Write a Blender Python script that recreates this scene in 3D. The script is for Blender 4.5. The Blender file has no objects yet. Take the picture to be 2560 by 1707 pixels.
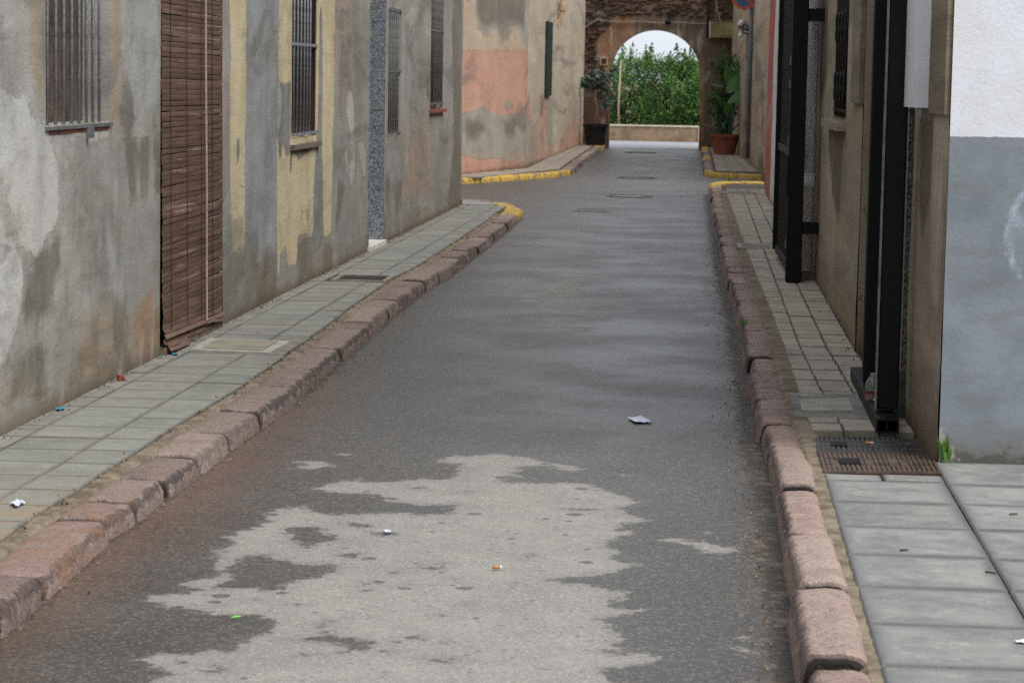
import bpy, math, random
import numpy as np
from mathutils import Vector, Matrix, Euler, noise as mn
random.seed(7); rng = np.random.default_rng(7)
scene = bpy.context.scene
COL = scene.collection
R = math.radians

# ---------------------------------------------------------------- camera
FPX, CX, CY, EYE = 6314.0, 1280.0, 853.5, 1.6          # focal length in photo pixels, image centre, eye height
cam_d = bpy.data.cameras.new('camera'); cam = bpy.data.objects.new('camera', cam_d); COL.objects.link(cam)
cam_d.sensor_fit = 'HORIZONTAL'; cam_d.sensor_width = 22.3; cam_d.lens = FPX / 2560 * 22.3
cam_d.clip_start = .1; cam_d.clip_end = 2000
CM = Matrix.Rotation(R(4.32), 3, 'Z') @ Matrix.Rotation(math.pi/2 - R(5.98), 3, 'X') @ Matrix.Rotation(.018, 3, 'Z')
cam.location = (0, 0, EYE); cam.rotation_euler = CM.to_euler()
cam_d.dof.use_dof = True; cam_d.dof.focus_distance = 11.5; cam_d.dof.aperture_fstop = 6.3
scene.camera = cam
scene.cycles.use_denoising = False; scene.cycles.sample_clamp_indirect = 2.0

# ---------------------------------------------------------------- sky, sun, exposure (overcast)
SUN_EL, SUN_ROT = 54.0, 130.0
world = bpy.data.worlds.new('World'); scene.world = world; world.use_nodes = True
wt = world.node_tree; wt.nodes.clear()
sky = wt.nodes.new('ShaderNodeTexSky'); sky.sky_type = 'NISHITA'; sky.sun_disc = False
sky.sun_elevation = R(SUN_EL); sky.sun_rotation = R(SUN_ROT); sky.dust_density = 3.0; sky.air_density = 1.0
hs = wt.nodes.new('ShaderNodeHueSaturation'); hs.inputs['Saturation'].default_value = .22
bg = wt.nodes.new('ShaderNodeBackground'); bg.inputs['Strength'].default_value = .15
wo = wt.nodes.new('ShaderNodeOutputWorld')
cl = wt.nodes.new('ShaderNodeMix'); cl.data_type = 'RGBA'; cl.inputs[0].default_value = .72; cl.inputs[7].default_value = (4.0, 4.3, 4.75, 1)   # an even layer of cloud
wt.links.new(sky.outputs[0], hs.inputs['Color']); wt.links.new(hs.outputs[0], cl.inputs[6]); wt.links.new(cl.outputs[2], bg.inputs['Color']); wt.links.new(bg.outputs[0], wo.inputs[0])
sun_d = bpy.data.lights.new('sun', 'SUN'); sun_d.energy = 1.5; sun_d.angle = R(38); sun_d.color = (1, .955, .89)
sun = bpy.data.objects.new('sun', sun_d); COL.objects.link(sun)
sd = Vector((math.sin(R(SUN_ROT))*math.cos(R(SUN_EL)), math.cos(R(SUN_ROT))*math.cos(R(SUN_EL)), math.sin(R(SUN_EL))))
sun.rotation_euler = sd.to_track_quat('Z', 'Y').to_euler(); sun.location = (0, 0, 30)
scene.view_settings.view_transform = 'Standard'; scene.view_settings.look = 'None'
scene.view_settings.exposure = 0.75; scene.view_settings.gamma = 1.0; scene.view_settings.use_curve_mapping = False

# ---------------------------------------------------------------- helpers: rays, meshes, objects
def ray(u, v): return CM @ Vector(((u - CX)/FPX, (CY - v)/FPX, -1))
def G(u, v, z=0.0):                                     # photo pixel -> point on the level plane z
    d = ray(u, v); t = (z - EYE)/d.z
    return Vector((d.x*t, d.y*t, z))
def crop(ox, oy, sc, pts): return [(ox + x/sc, oy + y/sc) for x, y in pts]
class Wall:                                             # a vertical plane: s runs along it away from the camera, n faces the street
    def __init__(s, p0, p1, side):
        s.p0 = Vector(p0).to_2d() if len(p0) > 2 else Vector(p0); q = Vector(p1) - s.p0
        s.len = q.length; s.d = q.normalized(); s.n = Vector((s.d.y, -s.d.x))*side
        s.ang = math.atan2(s.d.y, s.d.x)
    def pt(s, a, z, o=0.0):
        p = s.p0 + s.d*a + s.n*o; return Vector((p.x, p.y, z))
    def hit(s, u, v):
        r = ray(u, v); n = s.n; t = (s.p0.dot(n))/(r.x*n.x + r.y*n.y)
        return ((Vector((r.x*t, r.y*t)) - s.p0).dot(s.d), EYE + r.z*t)
    def poly(s, pts): return [s.hit(u, v) for u, v in pts]
WL = {}
def tag(o, label=None, cat=None, group=None, kind=None):
    if label: o['label'] = label
    if cat: o['category'] = cat
    if group: o['group'] = group
    if kind: o['kind'] = kind
    return o
def thing(name, loc, label, cat, group=None):
    o = bpy.data.objects.new(name, None); COL.objects.link(o); o.location = loc; o.empty_display_size = .2
    WL[o.name] = Vector(loc); return tag(o, label, cat, group)
def link(name, me, loc=(0, 0, 0), parent=None, rot=None):
    o = bpy.data.objects.new(name, me); COL.objects.link(o)
    loc = Vector(loc); WL[o.name] = loc
    if parent: o.parent = parent; o.location = loc - WL[parent.name]
    else: o.location = loc
    if rot: o.rotation_euler = rot
    return o
class MB:
    def __init__(s): s.v = []; s.f = []
    def add(s, vs, fs):
        k = len(s.v); s.v += [tuple(p) for p in vs]; s.f += [tuple(i + k for i in f) for f in fs]; return s
    def box(s, c, size, ang=0.0, tilt=0.0):
        m = Matrix.Rotation(ang, 3, 'Z') @ Matrix.Rotation(tilt, 3, 'X'); c = Vector(c); h = Vector(size)/2
        vs = [c + m @ Vector((x*h.x, y*h.y, z*h.z)) for z in (-1, 1) for y in (-1, 1) for x in (-1, 1)]
        return s.add(vs, [(0, 2, 3, 1), (4, 5, 7, 6), (0, 1, 5, 4), (2, 6, 7, 3), (0, 4, 6, 2), (1, 3, 7, 5)])
    def prism(s, pts, z0, z1):                          # pts counter-clockwise seen from above
        a = sum(p[0]*q[1] - q[0]*p[1] for p, q in zip(pts, pts[1:] + pts[:1]))
        if a < 0: pts = pts[::-1]
        n = len(pts); vs = [(p[0], p[1], z0) for p in pts] + [(p[0], p[1], z1) for p in pts]
        fs = [tuple(range(n, 2*n)), tuple(range(n - 1, -1, -1))] + [(i, (i+1) % n, n + (i+1) % n, n + i) for i in range(n)]
        return s.add(vs, fs)
    def tube(s, path, r, n=8, cap=True):
        path = [Vector(p) for p in path]; rs = r if isinstance(r, (list, tuple)) else [r]*len(path); vs = []; fs = []
        for i, p in enumerate(path):
            t = (path[min(i+1, len(path)-1)] - path[max(i-1, 0)]).normalized()
            a = t.orthogonal().normalized() if abs(t.z) > .9 else t.cross(Vector((0, 0, 1))).normalized()
            if abs(t.z) > .9: a = Vector((1, 0, 0)); a = (a - t*a.dot(t)).normalized()
            b = t.cross(a)
            for k in range(n):
                w = 2*math.pi*k/n; vs.append(p + (a*math.cos(w) + b*math.sin(w))*rs[i])
        for i in range(len(path)-1):
            for k in range(n): fs.append((i*n + k, i*n + (k+1) % n, (i+1)*n + (k+1) % n, (i+1)*n + k))
        if cap: fs += [tuple(range(n-1, -1, -1)), tuple(range((len(path)-1)*n, len(path)*n))]
        return s.add(vs, fs)
    def lathe(s, c, prof, n=20):
        c = Vector(c); vs = []; fs = []
        for r, z in prof:
            for k in range(n): w = 2*math.pi*k/n; vs.append(c + Vector((r*math.cos(w), r*math.sin(w), z)))
        for i in range(len(prof)-1):
            for k in range(n): fs.append((i*n + k, i*n + (k+1) % n, (i+1)*n + (k+1) % n, (i+1)*n + k))
        return s.add(vs, fs)
    def mesh(s, name, mat=None, org=(0, 0, 0), smooth=False):
        me = bpy.data.meshes.new(name); o = Vector(org)
        me.from_pydata([tuple(Vector(p) - o) for p in s.v], [], s.f); me.update()
        if mat: me.materials.append(mat)
        if smooth: me.polygons.foreach_set('use_smooth', [True]*len(me.polygons))
        return me
    def build(s, name, mat, parent=None, org=None, smooth=False):
        if org is None: org = WL[parent.name] if parent else (0, 0, 0)
        return link(name, s.mesh(name, mat, org, smooth), org, parent)

# ---------------------------------------------------------------- helpers: node materials
def lin(c): return tuple(((x/255)/12.92 if x/255 <= .04045 else ((x/255 + .055)/1.055)**2.4) for x in c) + (1.0,)
GAIN = 1.10
def C(r, g, b, k=1.0):
    q = lin((r, g, b)); return tuple(min(.92, x*GAIN*k) for x in q[:3]) + (1.0,)
class NB:
    def __init__(s, name):
        s.m = bpy.data.materials.new(name); s.m.use_nodes = True; s.t = s.m.node_tree; s.t.nodes.clear()
        s.geo = None
    def nd(s, typ, ins=None, **props):
        n = s.t.nodes.new(typ)
        for k, v in props.items(): setattr(n, k, v)
        for k, v in (ins or {}).items():
            if hasattr(v, 'links') and hasattr(v, 'is_output'): s.t.links.new(v, n.inputs[k])
            else: n.inputs[k].default_value = v
        return n
    def pos(s, sx=1, sy=1, sz=1, off=(0, 0, 0)):
        if s.geo is None: s.geo = s.nd('ShaderNodeNewGeometry')
        return s.nd('ShaderNodeVectorMath', {0: s.geo.outputs['Position'], 1: (sx, sy, sz), 2: off}, operation='MULTIPLY_ADD').outputs[0]
    def obj(s, sx=1, sy=1, sz=1):
        tc = s.nd('ShaderNodeTexCoord')
        return s.nd('ShaderNodeVectorMath', {0: tc.outputs['Object'], 1: (sx, sy, sz)}, operation='MULTIPLY').outputs[0]
    def noise(s, vec, scale=1.0, detail=4.0, rough=.6, dist=0.0):
        return s.nd('ShaderNodeTexNoise', {'Vector': vec, 'Scale': scale, 'Detail': detail, 'Roughness': rough, 'Distortion': dist}).outputs['Fac']
    def voro(s, vec, scale, feature='F1', out='Distance'):
        return s.nd('ShaderNodeTexVoronoi', {'Vector': vec, 'Scale': scale}, feature=feature).outputs[out]
    def mth(s, op, a, b=0.0, c=0.0, clamp=False):
        n = s.nd('ShaderNodeMath', operation=op, use_clamp=clamp)
        for i, v in enumerate((a, b, c)):
            if hasattr(v, 'is_output'): s.t.links.new(v, n.inputs[i])
            else: n.inputs[i].default_value = v
        return n.outputs[0]
    def ss(s, x, lo, hi, a=0.0, b=1.0):
        return s.nd('ShaderNodeMapRange', {'Value': x, 'From Min': lo, 'From Max': hi, 'To Min': a, 'To Max': b}, interpolation_type='SMOOTHSTEP').outputs[0]
    def mix(s, f, a, b, blend='MIX'):
        n = s.nd('ShaderNodeMix', data_type='RGBA', blend_type=blend, clamp_factor=True)
        for i, v in ((0, f), (6, a), (7, b)):
            if hasattr(v, 'is_output'): s.t.links.new(v, n.inputs[i])
            else: n.inputs[i].default_value = v
        return n.outputs[2]
    def attr(s, name): return s.nd('ShaderNodeAttribute', attribute_name=name).outputs['Fac']
    def z(s): 
        if s.geo is None: s.geo = s.nd('ShaderNodeNewGeometry')
        return s.nd('ShaderNodeSeparateXYZ', {0: s.geo.outputs['Position']}).outputs[2]
    def rnd(s): return s.nd('ShaderNodeObjectInfo').outputs['Random']
    def island(s):
        if s.geo is None: s.geo = s.nd('ShaderNodeNewGeometry')
        return s.geo.outputs['Random Per Island']
    def out(s, col, rough=.9, bump=None, bstr=.3, bdist=.01, spec=.3, metal=0.0, trans=0.0, **kw):
        p = s.nd('ShaderNodeBsdfPrincipled')
        for k, v in (('Base Color', col), ('Roughness', rough), ('Specular IOR Level', spec), ('Metallic', metal), ('Transmission Weight', trans)):
            if hasattr(v, 'is_output'): s.t.links.new(v, p.inputs[k])
            else: p.inputs[k].default_value = v
        for k, v in kw.items(): p.inputs[k].default_value = v
        if bump is not None:
            b = s.nd('ShaderNodeBump', {'Height': bump, 'Strength': bstr, 'Distance': bdist}); s.t.links.new(b.outputs[0], p.inputs['Normal'])
        o = s.nd('ShaderNodeOutputMaterial'); s.t.links.new(p.outputs[0], o.inputs[0]); s.p = p
        return s.m

def plaster(name, base, streak, warm, layers=(), damp=(105, 92, 76), damp_h=.45, streak_amt=.75, warm_amt=.5, bump=.35, kvec=(1.1, 1.1, .6), mott=.78, cracks=True, seed=0.0, sq=.45):
    """weathered render: mottled base, vertical run-off streaks, warm patches, rising damp, then traced patches of paint and stain"""
    b = NB(name); o3 = (seed*3.1, seed*1.7, seed*5.3)
    P1 = b.pos(1, 1, 1, o3); kvec = (sq*2.4, sq*2.4, kvec[2]); PV = b.pos(kvec[0], kvec[1], kvec[2], o3); PV2 = b.pos(kvec[0]*2.6, kvec[1]*2.6, 1.5, o3)
    n1 = b.noise(b.pos(sq, sq, 1, o3), 2.0, 7, .66, .5); n2 = b.noise(b.pos(sq*.7, sq*.7, 1, o3), 8, 6, .68, .3); n3 = b.noise(b.pos(sq*1.3, sq*1.3, 1, o3), 70, 4, .75); nv = b.noise(PV, 1, 5, .62); nv2 = b.noise(PV2, 1, 4, .6)
    col = b.mix(b.mth('MULTIPLY', b.ss(nv, .42, .72), streak_amt), base, streak)
    col = b.mix(b.mth('MULTIPLY', b.ss(n1, .50, .72), warm_amt), col, warm)
    col = b.mix(b.mth('MULTIPLY', b.ss(n1, .47, .32), .65), col, tuple(min(.9, x*1.38) for x in base[:3]) + (1,))
    lay_amp = b.mth('ADD', b.mth('MULTIPLY', b.mth('SUBTRACT', n2, .5), .16), b.mth('MULTIPLY', b.mth('SUBTRACT', nv2, .5), .10))
    relief = None; chip = b.noise(b.pos(sq*1.6, sq*1.6, 1.1, o3), 5, 6, .62, .6)
    for a, c, c2, amp, soft, *op in layers:
        f = b.mth('ADD', b.mth('SUBTRACT', b.attr(a), 1.0), b.mth('MULTIPLY', lay_amp, amp)); m = b.ss(f, -soft, soft, 0.0, op[0] if op else 1.0)
        if soft < .015: m = b.mth('MULTIPLY', m, b.ss(chip, .655, .68, 1.0, .12))
        rim = b.mth('MULTIPLY', b.ss(b.mth('ABSOLUTE', f), .016, .002), .28 if soft < .04 else 0.0)
        cc = b.mix(b.ss(nv2, .38, .68), c, c2)
        col = b.mix(m, col, cc); col = b.mix(rim, col, C(92, 84, 74)); relief = m if relief is None else b.mth('ADD', relief, b.mth('MULTIPLY', m, .6 if soft < .04 else .1))
    # thin run-off drips and the splash line at the foot of the wall
    drip = b.noise(b.pos(sq*13, sq*13, .32, o3), 1, 5, .7); col = b.mix(b.mth('MULTIPLY', b.ss(drip, .60, .72), b.ss(n1, .40, .6, .2, .7)), col, C(96, 92, 84)); big = b.noise(b.pos(sq*.7, sq*.7, .75, (o3[0]+7, o3[1], o3[2])), 1.7, 6, .62, .8); col = b.mix(b.mth('MULTIPLY', b.ss(big, .52, .64), .62), col, C(106, 103, 96)); col = b.mix(b.mth('MULTIPLY', b.ss(drip, .38, .28), .35), col, C(186, 184, 178))
    ft = b.mth('ADD', b.z(), b.mth('MULTIPLY', b.mth('SUBTRACT', n2, .5), .16)); foot = b.mth('MULTIPLY', b.ss(ft, .17, .07), .7)
    # rising damp with an uneven upper edge
    zz = b.mth('ADD', b.z(), b.mth('MULTIPLY', b.mth('SUBTRACT', nv, .5), 1.1)); dm = b.mth('MULTIPLY', b.ss(zz, damp_h, .02), b.ss(n2, .25, .6))
    col = b.mix(b.mth('MULTIPLY', dm, .75), col, C(*damp))
    col = b.mix(foot, col, C(96, 80, 63))
    # mottling and fine grain: darker pores
    col = b.mix(b.mth('MULTIPLY', b.ss(n2, .45, .75), mott*.5), col, C(88, 82, 74))
    col = b.mix(b.mth('MULTIPLY', b.ss(nv2, .55, .78), mott*.55), col, C(92, 86, 78))
    col = b.mix(b.mth('MULTIPLY', b.ss(nv2, .46, .30), mott*.5), col, C(190, 186, 178))
    h = b.mth('ADD', b.mth('MULTIPLY', n3, .35), b.mth('ADD', b.mth('MULTIPLY', n2, .7), b.mth('MULTIPLY', n1, 1.0)))
    if relief is not None: h = b.mth('ADD', h, b.mth('MULTIPLY', relief, .25))
    if cracks:
        v = b.voro(b.nd('ShaderNodeVectorMath', {0: b.pos(1.1, 1.1, .8, o3), 1: b.nd('ShaderNodeTexNoise', {'Vector': P1, 'Scale': 3.0, 'Detail': 4.0}).outputs['Color']}, operation='ADD').outputs[0], 1.3, 'DISTANCE_TO_EDGE')
        cr = b.mth('MULTIPLY', b.ss(v, .010, .002), b.ss(n1, .50, .62)); col = b.mix(b.mth('MULTIPLY', cr, .55), col, C(70, 62, 54)); h = b.mth('SUBTRACT', h, b.mth('MULTIPLY', cr, .5))
    col = b.mix(b.mth('MULTIPLY', b.ss(n3, .55, .72), .42), col, C(84, 78, 70)); col = b.mix(b.mth('MULTIPLY', b.ss(n3, .44, .28), .25), col, C(206, 202, 194))
    return b.out(col, .95, h, bump, .02, .15)

def simple(name, c, c2=None, scale=8, rough=.8, bump=.2, bdist=.004, spec=.3, metal=0.0, vec=None, rnd=0.0, grain=None, **kw):
    b = NB(name); P = b.obj(*(vec or (1, 1, 1))); n = b.noise(P, scale, 5, .65); n2 = b.noise(P, scale*6, 4, .65)
    col = b.mix(b.ss(n, .38, .66), c, c2 or tuple(x*.72 for x in c[:3]) + (1,))
    if grain: col = b.mix(b.mth('MULTIPLY', b.ss(n2, .55, .75), .6), col, grain)
    if rnd:
        r = b.rnd(); hv = b.nd('ShaderNodeHueSaturation', {'Color': col, 'Value': b.mth('ADD', 1 - rnd, b.mth('MULTIPLY', r, 2*rnd))}); col = hv.outputs[0]
    return b.out(col, rough, b.mth('ADD', n, b.mth('MULTIPLY', n2, .5)), bump, bdist, spec, metal, **kw)

# ---------------------------------------------------------------- shared materials
M_metal_grey = simple('grey_paint_on_steel', C(142, 146, 154), C(112, 115, 121), 30, .5, .1, grain=C(90, 82, 76))
M_metal_dark = simple('dark_steel', C(108, 109, 110), C(82, 82, 82), 30, .55, .1)
M_black = simple('black_satin_paint', C(10, 10, 11), C(8, 8, 9), 14, .55, .08, .002, .22, grain=C(24, 23, 22))
M_iron = simple('wrought_iron', C(24, 24, 25), C(16, 16, 17), 20, .55)
M_dark = simple('dark_interior', C(30, 26, 24), C(20, 18, 17), 6, .8)
M_joint = simple('joint_mortar', C(132, 120, 104), C(96, 86, 74), 9, .95, .6, .012, .15, grain=C(58, 50, 42))
M_white_pl = simple('white_plastic', C(214, 216, 219), C(198, 200, 203), 3, .45, .05)
M_marble = simple('white_marble', C(225, 224, 218), C(200, 198, 190), 5, .4, .05)
M_redsill = simple('red_sill', C(140, 78, 62), C(108, 62, 50), 12, .75)
M_stone_sill = simple('stone_sill', C(150, 136, 122), C(112, 102, 92), 12, .9, .4)
M_brownwood = simple('dark_red_wood', C(62, 38, 34), C(40, 27, 26), 9, .6, vec=(3, 3, .5))
M_brownfill = simple('brown_render_fill', C(100, 82, 66), C(70, 58, 48), 9, .95, .7, .02, grain=C(66, 54, 44))

def granite(name, lo, mid, hi, scale=95):
    b = NB(name); P = b.obj(); v = b.nd('ShaderNodeTexVoronoi', {'Vector': P, 'Scale': scale}).outputs['Color']
    g = b.nd('ShaderNodeSeparateXYZ', {0: v}).outputs[0]
    col = b.mix(b.ss(g, .30, .36), lo, mid); col = b.mix(b.ss(g, .62, .68), col, hi)
    return b.out(col, .45, b.noise(P, 60, 3), .05, .002, .4)
M_granite = granite('speckled_granite', C(70, 77, 85), C(112, 119, 126), C(146, 151, 154), 130)
M_granite_dark = granite('dark_speckled_granite', C(46, 48, 50), C(84, 85, 85), C(116, 116, 114), 110)

def stone_mat(name, c1, c2, c3, dirt):
    b = NB(name); P = b.pos(1, 1, 1); n = b.noise(P, 9, 6, .7, .5); n2 = b.noise(P, 45, 5, .7); n3 = b.noise(P, 2.2, 3)
    r = b.rnd()
    col = b.mix(b.ss(n, .36, .66), c1, c2); col = b.mix(b.mth('MULTIPLY', b.ss(r, .2, .9), .75), col, c3); col = b.nd('ShaderNodeHueSaturation', {'Color': col, 'Value': b.mth('ADD', .86, b.mth('MULTIPLY', b.mth('FRACT', b.mth('MULTIPLY', r, 7.3)), .26))}).outputs[0]; col = b.mix(b.mth('MULTIPLY', b.ss(b.noise(P, 26, 4, .7), .60, .70), .6), col, C(112, 106, 104)); pit = b.noise(P, 70, 3, .75); col = b.mix(b.mth('MULTIPLY', b.ss(pit, .57, .68), .65), col, C(82, 74, 72)); col = b.mix(b.mth('MULTIPLY', b.ss(pit, .42, .30), .4), col, C(190, 172, 162))
    col = b.mix(b.mth('MULTIPLY', b.ss(n2, .55, .74), .55), col, C(88, 74, 70)); col = b.mix(b.mth('MULTIPLY', b.ss(n2, .42, .28), .45), col, C(196, 170, 158))
    e = b.mth('ADD', b.attr('edge'), b.mth('ADD', b.mth('MULTIPLY', b.mth('SUBTRACT', n, .5), 1.3), b.mth('MULTIPLY', b.mth('SUBTRACT', n2, .5), .9))); col = b.mix(b.mth('MULTIPLY', b.ss(e, .46, .76), b.ss(b.mth('FRACT', b.mth('MULTIPLY', r, 3.7)), 0, .6, .45, .78)), col, dirt)
    col = b.mix(b.ss(b.attr('edge'), 1.0, 1.7), col, C(46, 41, 36))
    col = b.mix(b.mth('MULTIPLY', b.ss(n3, .58, .70), .5), col, C(126, 110, 98))
    o = b.attr('rust'); col = b.mix(b.mth('MULTIPLY', b.ss(b.mth('ADD', o, b.mth('MULTIPLY', b.mth('SUBTRACT', n, .5), 1.3)), .35, .9), .8), col, C(176, 132, 100))
    return b.out(col, b.ss(n, .3, .7, .72, .92), b.mth('ADD', b.mth('MULTIPLY', n, 1.2), b.mth('MULTIPLY', n2, .55)), 1.0, .026, .25)
M_stone_l = stone_mat('worn_red_sandstone', C(142, 123, 115), C(116, 101, 96), C(148, 132, 122), C(64, 60, 60))
M_stone_r = stone_mat('pink_sandstone', C(160, 137, 127), C(136, 116, 108), C(162, 144, 133), C(76, 67, 64))
def paint_mat():
    b = NB('yellow_kerb_paint'); P = b.pos(); n = b.noise(P, 7, 6, .7); n2 = b.noise(P, 30, 5, .7)
    col = b.mix(b.ss(n2, .35, .7), C(190, 158, 70), C(162, 132, 58)); f = b.mth('ADD', n, b.mth('MULTIPLY', n2, .4))
    col = b.mix(b.mth('MULTIPLY', b.ss(f, .68, .78), .85), col, C(120, 98, 84))
    return b.out(col, .8, n2, .5, .01)
M_yellow = paint_mat()

def tile_mat(name, c1, c2, ribs=0, damp=None, dampw=.14, rust=False):
    b = NB(name); P = b.pos(); uv = b.nd('ShaderNodeUVMap').outputs[0]; n = b.noise(P, 5, 6, .65); n2 = b.noise(P, 60, 4, .7); n3 = b.noise(P, 1.1, 4); r = b.rnd()
    col = b.mix(b.ss(n, .36, .68), c1, c2)
    hv = b.nd('ShaderNodeHueSaturation', {'Color': col, 'Value': b.mth('ADD', .92, b.mth('MULTIPLY', r, .16))}); col = hv.outputs[0]
    s = b.nd('ShaderNodeSeparateXYZ', {0: uv}); e = None
    ex = b.mth('MINIMUM', s.outputs[0], b.mth('SUBTRACT', 1.0, s.outputs[0])); ey = b.mth('MINIMUM', s.outputs[1], b.mth('SUBTRACT', 1.0, s.outputs[1]))
    e = b.mth('MINIMUM', ex, ey); n4 = b.noise(P, 18, 5, .7); e2 = b.mth('ADD', e, b.mth('ADD', b.mth('MULTIPLY', b.mth('SUBTRACT', n, .5), .30), b.mth('MULTIPLY', b.mth('SUBTRACT', n4, .5), .16))); col = b.mix(b.mth('MULTIPLY', b.ss(n4, .54, .72), .35), col, C(100, 98, 92)); col = b.mix(b.mth('MULTIPLY', b.ss(n4, .44, .30), .30), col, C(186, 183, 174))
    if damp is not None: col = b.mix(b.mth('MULTIPLY', b.ss(e2, dampw, -.04), .8), col, damp)
    else: col = b.mix(b.mth('MULTIPLY', b.ss(e2, .06, -.04), .5), col, C(92, 90, 84))
    col = b.mix(b.mth('MULTIPLY', b.ss(n2, .56, .76), .45), col, C(90, 88, 82)); col = b.mix(b.mth('MULTIPLY', b.ss(n3, .56, .7), .35), col, C(104, 102, 96))
    col = b.mix(b.mth('MULTIPLY', b.ss(e, .016, .006), b.ss(n4, .35, .65, .10, .55)), col, C(78, 74, 66)); sp_ = b.noise(P, 130, 3, .75); col = b.mix(b.mth('MULTIPLY', b.ss(sp_, .58, .70), .5), col, C(84, 82, 77)); col = b.mix(b.mth('MULTIPLY', b.ss(sp_, .40, .28), .35), col, C(192, 190, 183))
    h = b.mth('ADD', b.mth('MULTIPLY', n2, .4), n)
    if ribs:
        w = b.mth('ABSOLUTE', b.mth('SUBTRACT', b.mth('FRACT', b.mth('MULTIPLY', s.outputs[1], float(ribs))), .5)); g = b.ss(w, .40, .48)
        col = b.mix(b.mth('MULTIPLY', g, b.ss(n, .30, .6, .10, .42)), col, C(78, 76, 72)); h = b.mth('SUBTRACT', h, b.mth('MULTIPLY', g, .9))
    if rust:
        yy = b.nd('ShaderNodeSeparateXYZ', {0: P}); a = b.mth('ADD', yy.outputs[1], b.mth('MULTIPLY', b.mth('SUBTRACT', n3, .5), 2.0))
        col = b.mix(b.mth('MULTIPLY', b.mth("MULTIPLY", b.ss(a, 9.6, 7.6), b.ss(n, .35, .65)), .5), col, C(168, 138, 100))
    return b.out(col, .86, h, .45, .008, .25)
M_tile_l = tile_mat('grey_green_ribbed_tile', C(134, 134, 127), C(120, 120, 114), 8, rust=True)
M_tile_r = tile_mat('sandy_small_tile', C(170, 160, 144), C(146, 137, 124), 0)
M_slab = tile_mat('concrete_slab_with_damp_joints', C(134, 134, 130), C(108, 110, 109), 0, damp=C(80, 83, 85), dampw=.10)
M_tile_far = tile_mat('far_tile', C(150, 140, 126), C(122, 114, 104), 0)

# ---------------------------------------------------------------- signed distance of traced shapes
def sdf(pts, polys, lim=.6):
    best = np.full(len(pts), -lim)
    for poly in polys:
        q = np.array(poly, float); a = q; c = np.roll(q, -1, 0); d2 = np.full(len(pts), 1e9); ins = np.zeros(len(pts), bool)
        mnx, mxx = q.min(0) - lim, q.max(0) + lim
        sel = np.where(((pts > mnx) & (pts < mxx)).all(1))[0]
        if len(sel) == 0: continue
        p = pts[sel]; dd = np.full(len(p), 1e9); inn = np.zeros(len(p), bool)
        for A, B in zip(a, c):
            e = B - A; w = p - A; t = np.clip((w @ e)/max(e @ e, 1e-12), 0, 1); r = w - t[:, None]*e
            dd = np.minimum(dd, (r*r).sum(1))
            cond = ((A[1] > p[:, 1]) != (B[1] > p[:, 1]))
            with np.errstate(divide='ignore', invalid='ignore'):
                xi = A[0] + (p[:, 1] - A[1])*(B[0] - A[0])/(B[1] - A[1])
            inn ^= cond & (p[:, 0] < xi)
        v = np.sqrt(dd)*np.where(inn, 1, -1); best[sel] = np.maximum(best[sel], np.clip(v, -lim, lim))
    return best
def set_attr(me, name, arr):
    a = me.attributes.new(name, 'FLOAT', 'POINT'); a.data.foreach_set('value', np.asarray(arr, np.float32))

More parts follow.
